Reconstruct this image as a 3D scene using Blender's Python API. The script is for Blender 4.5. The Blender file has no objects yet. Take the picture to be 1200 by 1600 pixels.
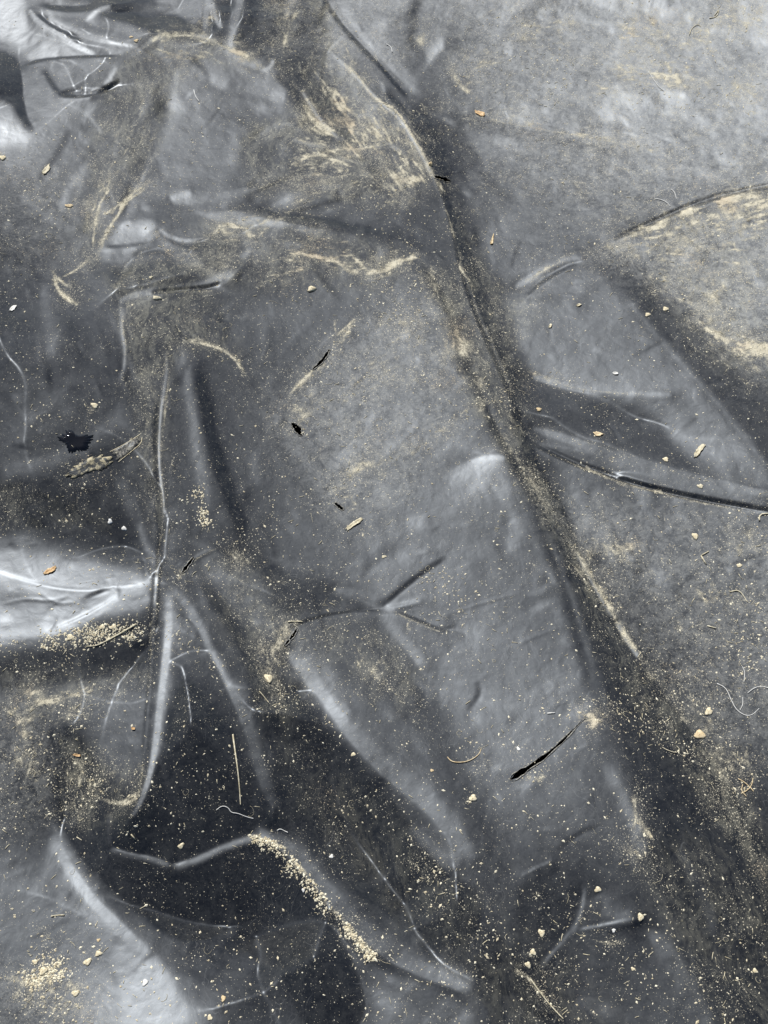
import bpy, math, random
import numpy as np
R = math.radians
random.seed(5); np.random.seed(5)
scene = bpy.context.scene
C = scene.collection

# ---------------------------------------------------------------- camera, sky, sun, exposure
CAM_H, TILT, VFOV = 1.5, 30.0, 50.0
cam_data = bpy.data.cameras.new('camera'); cam = bpy.data.objects.new('camera', cam_data); C.objects.link(cam)
cam.location = (0, 0, CAM_H); cam.rotation_euler = (R(TILT), 0, 0)
cam_data.sensor_fit = 'VERTICAL'; cam_data.angle = R(VFOV); cam_data.clip_start = .05; cam_data.clip_end = 300
scene.camera = cam
scene.render.resolution_x, scene.render.resolution_y = 768, 1024

SUN = np.array([-.30, .55, .78]); SUN /= np.linalg.norm(SUN)
SUN_E = 4.0
SUN_EL = math.asin(SUN[2]); SUN_AZ = math.atan2(SUN[0], SUN[1])       # azimuth clockwise from +y
sd = bpy.data.lights.new('sun', 'SUN'); sun = bpy.data.objects.new('sun', sd); C.objects.link(sun)
sd.energy = SUN_E; sd.angle = R(.5); sd.color = (1, .985, .96)
sun.rotation_euler = (R(90)-SUN_EL, 0, -SUN_AZ+math.pi); sun.location = (-1.5, 3, 4)
w = bpy.data.worlds.new('World'); scene.world = w; w.use_nodes = True
nt = w.node_tree; nt.nodes.clear()
sky = nt.nodes.new('ShaderNodeTexSky'); sky.sky_type = 'NISHITA'; sky.sun_disc = False
sky.sun_elevation = SUN_EL; sky.sun_rotation = SUN_AZ
sky.air_density = 1.0; sky.dust_density = 1.5; sky.ozone_density = 1.0
bg = nt.nodes.new('ShaderNodeBackground'); bg.inputs['Strength'].default_value = .07
ow = nt.nodes.new('ShaderNodeOutputWorld')
nt.links.new(sky.outputs[0], bg.inputs[0]); nt.links.new(bg.outputs[0], ow.inputs[0])
scene.view_settings.view_transform = 'Standard'; scene.view_settings.look = 'None'
scene.view_settings.gamma = 1; scene.view_settings.use_curve_mapping = False
scene.view_settings.exposure = 0.35
ROUGH = .37

# ---------------------------------------------------------------- painted tone and dust maps
# Painted light and shade, later solved into relief, and dust drifts on a 1200 x 1600 raster of the sheet.
X0, Y0, X1, Y1, STEP = -160, -160, 1360, 1760, 1.6
NX, NY = int((X1-X0)/STEP), int((Y1-Y0)/STEP)
gx = X0 + (np.arange(NX)+.5)*STEP
gy = Y0 + (np.arange(NY)+.5)*STEP

def pts(s): return np.array([[float(v) for v in p.split(',')] for p in s.split()])

def box(P, m):
    i0 = max(0, int((P[:,0].min()-m-X0)/STEP)); i1 = min(NX, int((P[:,0].max()+m-X0)/STEP)+1)
    j0 = max(0, int((P[:,1].min()-m-Y0)/STEP)); j1 = min(NY, int((P[:,1].max()+m-Y0)/STEP)+1)
    return slice(j0, j1), slice(i0, i1)

def polydist(P, X, Y):
    """distance, signed side and running parameter 0..1 along a polyline"""
    best = np.full(X.shape, 1e9); side = np.zeros(X.shape); par = np.zeros(X.shape)
    L = np.hypot(*np.diff(P, axis=0).T); cum = np.r_[0, np.cumsum(L)]
    for k in range(len(P)-1):
        ax, ay = P[k]; dx, dy = P[k+1]-P[k]; l2 = dx*dx+dy*dy+1e-9
        t = np.clip(((X-ax)*dx+(Y-ay)*dy)/l2, 0, 1)
        ex, ey = X-ax-t*dx, Y-ay-t*dy
        d = np.hypot(ex, ey); m = d < best
        best = np.where(m, d, best)
        side = np.where(m, np.sign(ex*dy-ey*dx), side)
        par = np.where(m, (cum[k]+t*L[k])/cum[-1], par)
    return best, side, par

def smooth_line(P, n=2):
    for _ in range(n):                      # Chaikin corner cutting
        Q = [P[0]]
        for a, b in zip(P[:-1], P[1:]): Q += [a*.75+b*.25, a*.25+b*.75]
        Q.append(P[-1]); P = np.array(Q)
    return P

def stroke_mask(s, wl, wr, taper=.12, w_end=None):
    P = pts(s)
    P = smooth_line(P) if len(P) > 2 else P
    we = 1 if w_end is None else w_end
    m = 2.6*max(wl, wr)*max(1, we)
    sl = box(P, m)
    X, Y = np.meshgrid(gx[sl[1]], gy[sl[0]])
    if X.size == 0: return sl, None
    d, sd, t = polydist(P, X, Y)
    w = np.where(sd > 0, wr, wl)*(1+(we-1)*t)
    a = np.exp(-(d/w)**2)
    if taper > 0:
        e = np.minimum(t, 1-t)/taper
        a = a*np.clip(e, 0.0, 1)**.6
    return sl, a

def poly_mask(s, f):
    P = smooth_line(np.vstack([pts(s), pts(s)[:1]]), 2)
    sl = box(P, 2.5*f)
    X, Y = np.meshgrid(gx[sl[1]], gy[sl[0]])
    d, _, _ = polydist(P, X, Y)
    ins = np.zeros(X.shape, bool)
    for (ax, ay), (bx_, by_) in zip(P[:-1], P[1:]):
        c = (ay > Y) != (by_ > Y)
        with np.errstate(divide='ignore', invalid='ignore'):
            ins ^= c & (X < (bx_-ax)*(Y-ay)/(by_-ay+1e-12)+ax)
    s_ = np.where(ins, d, -d)
    return sl, 1/(1+np.exp(-np.clip(s_/(f*.45), -30, 30)))

def upsample(A, h, w):
    y = np.linspace(0, A.shape[0]-1, h); x = np.linspace(0, A.shape[1]-1, w)
    y0 = np.clip(y.astype(int), 0, A.shape[0]-2); x0 = np.clip(x.astype(int), 0, A.shape[1]-2)
    fy = (y-y0); fx = (x-x0); fy = (fy*fy*(3-2*fy))[:,None]; fx = (fx*fx*(3-2*fx))[None]
    return (A[y0][:,x0]*(1-fy)*(1-fx)+A[y0][:,x0+1]*(1-fy)*fx+A[y0+1][:,x0]*fy*(1-fx)+A[y0+1][:,x0+1]*fy*fx)

def fbm(h, w, cell, octs, seed, asp=1.0, gain=.55):
    r = np.random.RandomState(seed); out = np.zeros((h, w)); a = 1; tot = 0
    for o in range(octs):
        ny = max(3, int(h/(cell/asp))+2); nx = max(3, int(w/cell)+2)
        out += a*upsample(r.rand(ny, nx)*2-1, h, w); tot += a*a
        a *= gain; cell = max(cell/2, 1.01)
    return out/math.sqrt(tot)

TONE = np.zeros((NY, NX))  # grey target of light and shade; solve() bends the film to match
coarse = [
 [150,110,105,110,115,105,125,125,140,145,150,155,155],
 [ 80,130,110,105,120,110,125,125,140,140,145,150,150],
 [150,115, 95,125,100,110,105, 85,130,135,150,150,145],
 [ 85, 95,100,120, 85, 95, 90, 95,120,115,125,120,115],
 [ 70, 90,130, 90, 95, 90, 95, 80,110,105,105,120,125],
 [ 65, 80, 75, 70, 90,100,110, 70,115,115, 85,105,115],
 [ 75, 80, 70, 80, 80,105,115, 85, 90,110,110, 85, 90],
 [ 80, 75, 70, 85, 80,110,120,125, 80, 75,100,115, 80],
 [ 60, 60, 60, 95, 75, 95,120,125, 75,105,105,105,105],
 [150,120, 80, 80, 90,100,115,120,110, 75, 95,105,110],
 [150, 90, 60, 90, 80,110,100,115,118, 85, 75,110,115],
 [ 70, 90,100, 75, 90, 75,100,115,118,112, 70, 85,115],
 [ 95, 55, 80, 55, 75, 60, 80,108,112,108, 80, 60, 80],
 [105, 80, 40, 45, 50, 50, 70,100,110,105, 85, 65, 62],
 [110,110, 55, 40, 38, 60, 50, 60, 95, 92, 82, 65, 62],
 [100,105,150, 85, 60, 75,100, 60, 60, 75, 92, 75, 65],
 [ 85,100,150,110, 90, 70,115,110, 55, 68, 85,100, 65]]
_c = np.array(coarse, float)
_x = np.clip(gx/100, 0, 12-1e-6); _y = np.clip(gy/100, 0, 16-1e-6)
_xi = _x.astype(int); _yi = _y.astype(int)
_fx = (_x-_xi)[None]; _fy = (_y-_yi)[:,None]
TONE[:] = (_c[_yi][:,_xi]*(1-_fy)*(1-_fx)+_c[_yi][:,_xi+1]*(1-_fy)*_fx
           +_c[_yi+1][:,_xi]*_fy*(1-_fx)+_c[_yi+1][:,_xi+1]*_fy*_fx)
def gblur(A, s):
    n = int(3*s)+1; k = np.exp(-.5*(np.arange(-n, n+1)/s)**2); k /= k.sum()
    A = np.apply_along_axis(lambda v: np.convolve(np.pad(v, n, 'edge'), k, 'valid'), 0, A)
    return np.apply_along_axis(lambda v: np.convolve(np.pad(v, n, 'edge'), k, 'valid'), 1, A)
TONE = gblur(TONE, 16)

def S(v, wl, wr, st, s, taper=.12, w_end=None):       # painted brightness along a fold line; wl = left/below, wr = right/above
    sl, a = stroke_mask(s, wl, wr, taper, w_end)
    if a is not None: TONE[sl] += (v-TONE[sl])*a*st
def P(v, f, st, s):                                    # painted brightness of a facet
    sl, a = poly_mask(s, f)
    TONE[sl] += (v-TONE[sl])*a*st

#--- facets, large to small
P(92,14,.7,'190,90 230,65 290,65 290,95 270,140 255,200 240,250 160,290 130,250 150,170')
P(88,10,.8,'385,200 440,185 520,215 600,240 620,300 560,330 470,300 400,310 370,260')
P(124,6,.95,'270,110 320,98 380,110 420,125 455,140 465,155 450,172 410,180 390,190 375,215 372,260 330,290 270,285 240,255 262,190 265,135')
P(118,16,.8,'620,440 690,450 720,560 770,650 820,760 870,880 905,980 930,1090 900,1170 820,1230 760,1150 690,1040 640,900 560,860 600,740 560,600')
P(122,8,.9,'840,440 910,410 960,450 1020,530 1080,590 1140,660 1200,740 1260,800 1200,775 1100,730 1040,660 980,612 900,605 830,590 800,560 810,500')
P(70,9,.85,'820,612 880,606 950,625 1020,645 1060,700 1100,740 1040,735 960,705 880,672 830,655')
P(75,10,.75,'930,415 1010,505 1080,585 1150,675 1230,760 1240,620 1150,560 1050,470 990,400')
P(112,10,.9,'860,700 980,750 1100,780 1220,800 1220,980 1100,960 1000,920 930,860')
P(72,6,.9,'638,160 665,165 700,190 750,240 752,262 700,277 682,268 657,215')
P(72,9,.7,'700,300 720,380 745,460 790,560 812,610 835,590 800,520 780,430 740,380 720,300')
P(62,14,.7,'60,740 180,790 245,860 240,880 150,870 60,840 -60,830 -60,760')
P(158,10,.85,'-160,870 60,862 150,880 250,903 242,950 180,955 110,985 0,1005 -160,1000')
P(58,12,.8,'-160,1020 100,1012 240,985 236,1040 120,1070 0,1080 -160,1080')
P(98,14,.8,'140,1080 230,1060 228,1180 200,1240 170,1200 130,1150')
P(46,14,.8,'285,1060 320,1080 370,1150 410,1250 400,1300 270,1345 190,1320 240,1240')
P(46,12,.9,'385,1060 440,1050 500,1130 600,1240 700,1350 760,1430 720,1490 640,1440 500,1300 440,1290 420,1180')
P(62,14,.6,'640,1030 690,1090 740,1230 790,1330 740,1330 690,1230 650,1140 600,1080')
P(62,8,.8,'400,885 480,905 560,915 595,945 530,953 460,965 425,940')
P(78,12,.7,'470,975 590,965 660,1050 670,1130 600,1120 520,1050')
P(26,10,.95,'88,1150 112,1130 160,1230 168,1320 200,1350 265,1362 330,1345 390,1320 430,1340 420,1400 370,1460 320,1475 270,1465 220,1425 160,1365 110,1315 92,1250')
P(24,9,.95,'385,1335 420,1325 470,1395 520,1465 560,1520 575,1600 500,1640 460,1560 430,1480 400,1420')
P(60,14,.6,'330,1490 380,1440 420,1480 440,1560 440,1640 330,1640')
P(180,12,.9,'175,1450 240,1490 275,1540 305,1600 320,1700 200,1700 185,1530')
P(106,12,.8,'-20,1370 90,1350 170,1440 190,1520 120,1500 40,1470 -20,1450')
P(124,10,.9,'583,1512 640,1520 720,1560 750,1600 760,1700 600,1700')
P(62,6,.85,'812,1372 862,1347 905,1370 912,1400 900,1450 880,1475 800,1450')
P(56,20,.7,'960,1120 1060,1180 1160,1290 1300,1380 1300,1760 1130,1760 1080,1560 1040,1420 1000,1300')
P(55,16,.7,'760,1450 860,1480 880,1560 900,1700 790,1700 740,1540')
P(60,10,.8,'880,840 935,935 1010,1060 1100,1170 1050,1190 970,1120 930,1040 900,940')
#--- top left folds
P(168,7,.9,'-160,0 30,-30 42,30 46,90 22,62 -160,40')
P(42,6,.95,'-160,60 15,80 36,108 38,165 52,200 32,192 15,150 -160,145')
P(170,7,.95,'-160,160 18,190 45,214 30,230 -160,228')
P(118,4,.9,'40,110 70,108 100,145 70,190 56,204 42,165')
P(150,4,.95,'42,92 48,58 60,60 100,76 150,90 212,73 165,90 115,89 60,95')
P(108,4,.9,'45,104 110,92 185,90 178,112 150,136 100,142 70,112')
S(215,4,2,.95,'46,14 60,35 80,48 115,70 150,85')
S(36,3,4,.9,'56,20 80,40 105,52 128,66')
S(195,3,3,.9,'75,27 100,42 130,55 170,65 218,73')
S(30,5,4,.95,'62,8 110,15 160,9 205,-4')
P(55,6,.9,'152,22 200,12 290,25 312,58 250,44 190,36')
S(185,5,4,.9,'132,34 142,26 152,14 175,8')
P(88,5,.8,'85,25 130,25 140,38 200,50 215,66 170,60 130,50')
S(55,2,3,.9,'36,104 60,94 110,89 190,87')
S(12,4,4,1,'92,147 140,147 165,141 188,126')
S(155,3,2,.8,'92,153 120,155 142,152')
S(60,5,5,.8,'68,110 80,130 93,145')
S(160,4,3,.8,'182,104 172,124 162,134')
S(150,2,3,.8,'35,106 40,150 44,180 57,205')
S(150,5,3,.7,'214,80 250,52 300,52 330,62 375,92 425,112')
S(60,6,3,.6,'230,45 300,60 350,68 400,95')
P(165,8,.85,'160,392 185,360 205,348 245,345 238,366 190,375 168,402')
S(160,7,7,.8,'265,312 285,305 300,302')
S(175,3,2,.9,'248,358 270,372 300,376 330,370')
S(70,3,5,.7,'255,370 280,385 330,390 360,380')
S(150,6,3,.7,'270,318 320,312 400,290')
S(140,10,3,.6,'310,340 360,330 420,345 520,365 600,372')
S(62,3,10,.6,'330,330 400,325 480,345 600,362 680,400')
S(140,4,4,.6,'335,410 400,395 450,380 480,385')
P(58,7,.8,'300,40 360,70 430,110 440,60 430,-20 380,-30 330,10')
P(60,6,.7,'60,-30 200,-30 260,10 200,10 120,8')
S(170,3,5,.8,'330,-20 322,20 318,50')
S(165,4,3,.8,'345,45 335,25 330,0')
S(155,8,5,.7,'380,-20 372,20 362,60 360,85')
S(60,5,8,.7,'395,-20 392,30 405,80')
P(66,8,.8,'420,-30 500,-30 520,60 500,110 470,140 430,110 425,60')
S(165,3,3,.8,'410,110 424,104 428,92')
S(60,4,8,.7,'430,118 450,135 466,150')
P(66,8,.75,'455,150 500,120 540,170 560,215 540,230 490,215')
S(150,3,4,.8,'470,140 500,190 530,218')
S(55,3,3,.7,'508,110 502,95 520,65')
S(150,3,3,.6,'390,290 440,262 500,240')
S(62,5,5,.6,'400,300 450,275 510,255')
S(150,3,3,.6,'395,215 430,198 470,192')
S(145,3,4,.5,'410,330 470,300 540,290')
S(60,4,4,.5,'430,345 500,318 570,305')
S(160,5,5,.7,'190,395 215,385 240,372')
S(170,4,4,.8,'185,365 192,350 205,348')
S(60,8,5,.6,'205,400 240,392 270,398')
P(66,7,.7,'300,380 340,362 385,375 370,410 335,430 310,410')
S(140,4,4,.6,'345,445 375,420 392,385')
S(150,3,4,.6,'300,330 350,345 420,350 480,360')
P(60,6,.6,'400,325 480,335 560,350 640,385 560,372 470,355')
S(145,6,8,.5,'140,250 110,290 90,330')
S(65,6,6,.5,'110,200 90,240 60,280')
S(150,3,3,.5,'100,160 140,180 160,210')
#--- upper centre
S(45,3,3,.9,'500,-10 530,35 560,68 590,98 612,124 640,155')
S(145,3,10,.7,'520,-10 550,40 590,85 625,120 660,160')
S(150,2,2,.7,'538,58 520,70 510,85')
S(120,10,10,.6,'520,95 545,130 580,175 590,205')
S(50,4,7,.8,'600,145 630,170 660,215 682,262',.05)
S(150,3,2,.6,'518,82 550,110 595,160 625,180 655,230 680,280',.05)
S(160,2,2,.7,'555,185 570,178 585,168 595,160')
S(140,4,3,.6,'455,218 520,232 570,232 605,218')
P(122,5,.8,'690,292 706,296 712,330 725,380 712,375 700,335')
S(80,8,12,.8,'640,150 700,180 760,195 830,215')
S(130,14,6,.5,'600,60 620,90 650,130')
S(75,10,10,.8,'655,-10 645,30 640,80')
S(165,18,18,.7,'940,150 1010,160 1080,165')
S(95,10,8,.5,'700,195 800,205 900,225 1000,245')
S(95,30,6,.5,'950,330 1050,300 1200,262')
S(18,2.5,2.5,.95,'965,371 1010,352 1060,328 1120,306 1220,286')
S(70,7,4,.45,'990,365 1060,335 1120,312 1240,290')
#--- right
S(168,3,5,.9,'805,450 850,422 885,404 912,404')
S(66,6,2,.8,'822,470 830,450 870,424 905,410')
S(178,4,3,.95,'832,588 880,602 930,612 1010,616 1050,616')
S(135,5,6,.5,'960,445 1030,530 1090,595 1150,665 1210,745')
S(116,14,12,.85,'830,668 900,690 980,722 1080,750 1220,785')
S(180,5,3,.9,'830,668 880,682 940,702 1050,738 1220,776')
S(28,3,3,.95,'822,688 900,724 980,752 1080,777 1220,802')
S(150,4,2,.6,'815,690 900,732 980,760 1090,786')
S(90,4,4,.7,'990,555 1020,545 1040,530')
S(150,10,8,.4,'1040,650 1080,690 1140,720')
S(80,3,3,.6,'985,650 1015,668')
S(85,4,4,.6,'1065,670 1090,652')
S(46,3,24,.85,'640,165 690,290 712,380 730,440 760,520 790,590 815,655',.12)
S(50,26,4,.85,'822,690 893,850 960,970 1020,1075 1100,1170 1170,1290',.1)
S(48,12,4,.8,'655,410 700,470 722,540 760,640 800,720 870,820 905,880',.1)
S(30,3,3,.8,'712,380 725,440 752,515 790,600 812,655',.05)
S(125,2,2,.6,'716,400 736,460 765,530 800,610',.05)
S(36,8,7,.8,'800,640 820,690 840,740 880,800 900,860',.05)
S(80,16,10,.5,'700,460 735,540 765,620')
S(74,9,9,.85,'832,785 868,880 892,960 915,1040 925,1090')
S(108,6,6,.8,'862,850 890,920 915,1000 925,1040')
S(66,12,6,.7,'905,870 940,950 975,1030 1010,1090 1080,1180 1160,1290')
S(145,3,2,.7,'893,850 920,900 940,935 962,972')
S(190,4,4,.7,'962,970 980,1000 1000,1030')
S(105,12,14,.6,'1000,870 1060,960 1110,1040')
S(160,20,12,.8,'690,752 735,730 770,716 795,716',.3)
S(225,4,4,.8,'735,722 765,714 790,716',.3)
S(90,3,3,.5,'742,712 770,706 790,708',.3)
S(135,30,16,.5,'690,770 740,750 800,770')
#--- left cliff, vertical folds
S(168,4,5,.9,'186,475 200,463 250,453 300,450 340,438 372,420')
S(10,2.5,1.5,1,'238,457 280,453 325,449 345,441')
P(66,8,.8,'160,425 235,400 300,412 335,430 300,444 240,446 190,460 165,450')
P(72,10,.8,'205,485 330,462 350,500 380,560 340,535 290,530 250,545 205,540')
S(135,3,3,.8,'191,470 190,510 198,545 195,575 189,592')
S(95,4,4,.7,'155,450 165,480 185,520 200,560 215,600')
S(120,9,12,.6,'70,440 75,500 80,560')
S(60,16,16,.5,'100,490 120,530 130,580')
S(140,2,2,.7,'258,550 262,570 256,620 250,660 248,720 255,760 256,800 249,860')
S(50,4,4,.8,'245,620 241,700 248,800 245,860 242,900')
S(118,12,12,.8,'280,540 296,600 303,660 312,730 325,800')
S(46,12,14,.9,'305,570 322,640 340,720 365,790 385,850')
S(105,10,10,.6,'395,700 400,760')
S(112,6,8,.8,'185,740 215,820 245,895')
S(95,10,8,.6,'180,650 220,690')
S(55,10,8,.6,'20,770 90,785 180,830')
S(100,18,12,.7,'0,735 80,720 150,680 200,640')
S(40,4,4,.7,'256,800 250,870 247,900 240,990 233,1090 226,1180',.05)
S(135,1.6,1.6,.8,'249,860 243,950 238,1010 232,1100 226,1180',.05)
S(138,9,14,.85,'264,915 264,975 257,1040 249,1110 244,1155 236,1205 219,1255 196,1292',.06,.25)
S(240,5,5,.95,'263,940 264,985 258,1040 250,1100 244,1155 236,1205 219,1255 205,1280',.2,.45)
S(48,10,14,.8,'292,1060 278,1120 262,1190 242,1250')
S(150,4,9,.9,'266,922 300,955 328,1015 358,1075 388,1145 410,1220 434,1285',.08)
S(58,10,14,.8,'305,905 345,950 385,1020 405,1080')
S(118,12,12,.85,'305,865 345,905 395,955 440,1005')
P(60,6,.8,'330,850 380,845 450,890 430,900 400,885 350,875')
S(138,8,30,.9,'440,1008 495,1080 540,1140 600,1205 680,1268 760,1370',.25,1.2)
S(200,5,9,.9,'450,1018 490,1070 520,1110 545,1148 580,1185',.45)
S(150,4,8,.8,'570,1178 620,1222 690,1282 740,1345',.4)
#--- left highlight
S(215,6,5,.9,'-40,885 0,896 60,915 130,925 190,918 242,908')
S(235,6,5,.95,'70,990 100,978 130,965 175,940 186,925')
S(85,5,4,.8,'132,936 155,926 185,915')
S(70,3,2,.7,'186,936 186,920')
S(120,12,8,.7,'-40,925 40,935 110,945 130,935')
S(190,8,8,.6,'-40,985 30,990 80,985')
S(60,3,3,.6,'75,985 90,980')
#--- centre star crease
S(45,2.5,2,.8,'448,985 475,970 530,957 598,952')
S(110,6,2,.6,'470,978 530,965 590,960')
S(58,5,6,.8,'595,945 640,912 672,888 700,870')
S(160,4,5,.8,'598,950 625,947 660,938')
S(140,8,6,.6,'520,920 560,925 592,940')
S(62,5,4,.8,'615,952 650,966 690,985 715,978')
S(138,8,8,.7,'598,960 620,990 650,1020 665,1045')
S(135,14,12,.6,'540,880 590,890 650,860')
S(66,5,5,.6,'745,1065 752,1085 730,1110')
S(90,8,8,.5,'700,960 720,1000')
#--- bottom
S(128,34,10,.9,'70,1275 92,1328 130,1388 180,1442 240,1496',.3)
S(235,8,5,.95,'80,1305 130,1390 175,1437 232,1490',.35)
S(120,5,6,.8,'232,1488 290,1484 340,1472 375,1448')
S(95,9,7,.8,'240,1465 290,1484 330,1478 370,1450')
S(110,3,3,.8,'172,1250 168,1300 172,1325')
S(105,8,4,.9,'170,1325 200,1335 240,1340 268,1354',.06)
S(128,9,5,.9,'268,1356 310,1342 350,1322 400,1306',.06)
S(175,2,1.5,.7,'172,1326 210,1336 230,1340 266,1355 290,1348',.06)
S(145,4,24,.95,'395,1302 440,1322 480,1368 540,1438 600,1496 650,1520 735,1552',.05)
S(165,3,3,.6,'440,1318 490,1372 550,1442 600,1492')
S(120,4,6,.6,'640,1518 700,1535 740,1560 765,1600')
S(60,12,12,.6,'650,1470 720,1500 780,1530')
S(100,10,10,.7,'740,1360 790,1375 830,1365')
S(135,1.5,1.5,.8,'825,1362 862,1345')
S(92,8,12,.7,'860,1375 885,1365 890,1390')
S(125,4,4,.8,'915,1378 910,1410 900,1445 875,1475 845,1510')
S(155,2,2,.9,'905,1452 950,1445 1000,1434')
S(48,6,2,.8,'950,1458 985,1447 1005,1440')
S(130,10,14,.8,'930,1395 960,1430 990,1440')
S(135,10,12,.9,'1005,1440 1045,1500 1080,1560 1110,1610 1150,1700')
S(125,12,12,.8,'945,1190 975,1250 1000,1310 1010,1340')
S(110,12,12,.5,'900,1560 950,1580 1000,1600')
S(90,10,10,.5,'860,1290 900,1330 925,1390')
S(70,5,5,.6,'870,1330 910,1300 940,1290')

TONE = 104+(TONE-104)*np.where(TONE > 104, 1.32, 1.34)
S(128,16,14,.6,'640,1290 680,1330 720,1350')
S(118,10,8,.6,'905,1500 940,1560 960,1600')
S(118,8,8,.5,'1060,1330 1100,1400 1120,1460')
S(120,20,16,.5,'400,1500 330,1560 300,1620')
S(95,12,12,.5,'120,590 60,640 20,690')
S(105,14,10,.5,'95,380 130,420 150,440')
S(60,8,8,.5,'20,560 80,600 140,610')
S(130,8,8,.5,'30,300 60,330 100,350')
S(118,6,8,.6,'440,690 480,720 520,760')
S(70,8,8,.6,'430,700 460,740 500,790')
S(70,10,8,.5,'620,850 580,880 560,900')
S(62,6,6,.6,'300,560 270,600 275,660')
S(150,3,3,.6,'190,380 230,372 250,362 262,352')
S(60,3,3,.6,'165,386 210,384 250,375')
S(75,8,8,.6,'700,300 730,340 750,400')
S(65,3,3,.6,'815,375 805,395 798,420')
S(70,4,4,.5,'750,245 755,262 745,275')
# smears left by water and wind: (x, y, direction)
FLOW = np.array([(200,150,115),(170,350,110),(260,80,10),(340,70,20),(450,60,95),(470,160,55),(550,220,60),(600,250,60),(430,260,-25),(520,235,5),(420,320,-20),(350,360,10),
 (500,400,10),(600,425,-15),(700,450,60),(760,600,62),(850,780,60),(950,950,58),(1080,1120,52),(1180,1250,50),(450,600,125),(510,540,125),(560,720,-20),(700,660,-35),
 (950,230,12),(1050,120,10),(800,190,12),(1100,320,-17),(1100,500,30),(880,420,-25),(330,800,80),(250,700,88),(380,900,40),(440,1050,75),(570,1040,60),(600,1300,45),(700,1450,45),
 (900,1480,30),(1000,1300,70),(1100,1450,60),(60,1100,-20),(120,1070,-15),(40,1200,110),(120,1200,70),(190,1240,-10),(60,800,-5),(300,1200,-60),(850,1200,-30),
 (1100,900,10),(1120,1000,20),(800,1000,-15),(100,500,60),(160,200,120),(230,300,115),(560,300,-30),(640,330,50),(1150,50,15),(700,60,-40)], float)
def flow(x, y, r):
    w_ = 1/(((FLOW[:,0]-x)**2+(FLOW[:,1]-y)**2)+900)**1.5
    a2 = np.radians(FLOW[:,2]*2); return .5*math.atan2((w_*np.sin(a2)).sum(), (w_*np.cos(a2)).sum())+r.randn()*.16

def addtone(dv, wl, wr, s, taper=.5):
    sl, a = stroke_mask(s, wl, wr, taper)
    if a is not None: TONE[sl] += dv*a
_r = np.random.RandomState(41)
for _i in range(1500):                                 # light and dark strokes, solved into small drapes along the big folds
    x, y = _r.rand()*1320-60, _r.rand()*1720-60
    crum = 1.0 if (y < 460 and x < 720) else (.75 if y < 900 else .6)
    if 850 < y < 1010 and x < 240: crum = 1.3
    L_ = 14+70*_r.rand()**1.6; q = [(x, y)]; a_ = flow(x, y, _r)+_r.randn()*.25
    for _k in range(3):
        a_ += _r.randn()*.14; q.append((q[-1][0]+math.cos(a_)*L_/3, q[-1][1]+math.sin(a_)*L_/3))
    w_ = 1.5+5*_r.rand()**2; hard = _r.rand() < .5
    lum = .45+.55*np.clip(TONE[int((y-Y0)/STEP), int((x-X0)/STEP)]/110, 0, 1.4)
    dv = crum*lum*(11+32*_r.rand()**2)*(1 if _r.rand() < .5 else -1)
    ss = ' '.join('%.1f,%.1f' % t for t in q)
    addtone(dv, w_ if hard else w_*2, w_*2.2, ss)
    if hard: addtone(-.6*dv, w_*2.4, .8, ss)
_rg = 1-np.abs(fbm(NY, NX, 46, 4, 51)); _rg = np.clip(_rg, 0, 1)**9
_wz = np.clip(1.15-gy/900, .25, 1)[:,None]*np.ones((1, NX))
TONE += 8*(_rg-.25)*_wz
# uneven brightness in the painted tone, solved into small unevenness of the film
TONE *= 1+.055*fbm(NY, NX, 30, 5, 3)+.04*fbm(NY, NX, 7, 3, 4)
_u = np.clip(np.maximum.reduce([-gx[None]+0*gy[:,None], gx[None]-1200+0*gy[:,None], -gy[:,None]+0*gx[None], gy[:,None]-1600+0*gx[None]])/90, 0, 1)
TONE = TONE*(1-_u)+(100+26*fbm(NY, NX, 110, 4, 8))*_u
TONE = np.clip(TONE, 10, 245)

#=== dust: amount of dried clay 0..1
DUST = np.zeros((NY, NX)); FILM = np.zeros((NY, NX)); MUD = np.zeros((NY, NX)); GRIT = np.zeros((NY, NX))
def D(A, v, wl, wr, s, taper=.15, w_end=None):
    sl, a = stroke_mask(s, wl, wr, taper, w_end)
    if a is not None: A[sl] = np.maximum(A[sl], v*a)
def DP(A, v, f, s):
    sl, a = poly_mask(s, f); A[sl] = np.maximum(A[sl], v*a)
# pale film
DP(FILM,.55,60,'690,-100 1400,-100 1400,330 1000,360 850,330 720,200')
DP(FILM,.7,30,'930,400 1010,365 1200,300 1400,280 1400,640 1180,600 1060,470 980,430')
DP(FILM,.4,30,'830,780 1300,810 1300,1150 1150,1200 1000,1000')
DP(FILM,.42,30,'420,640 600,480 690,480 740,640 560,860 460,740')
DP(FILM,.35,30,'-100,1080 60,1060 100,1150 100,1280 -100,1300')
DP(FILM,.35,30,'-100,1500 120,1520 200,1600 150,1750 -100,1750')
DP(FILM,.25,30,'-50,240 130,240 130,420 -50,420')
DP(FILM,.3,25,'400,-50 720,-50 640,130 500,100 400,100')
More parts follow.
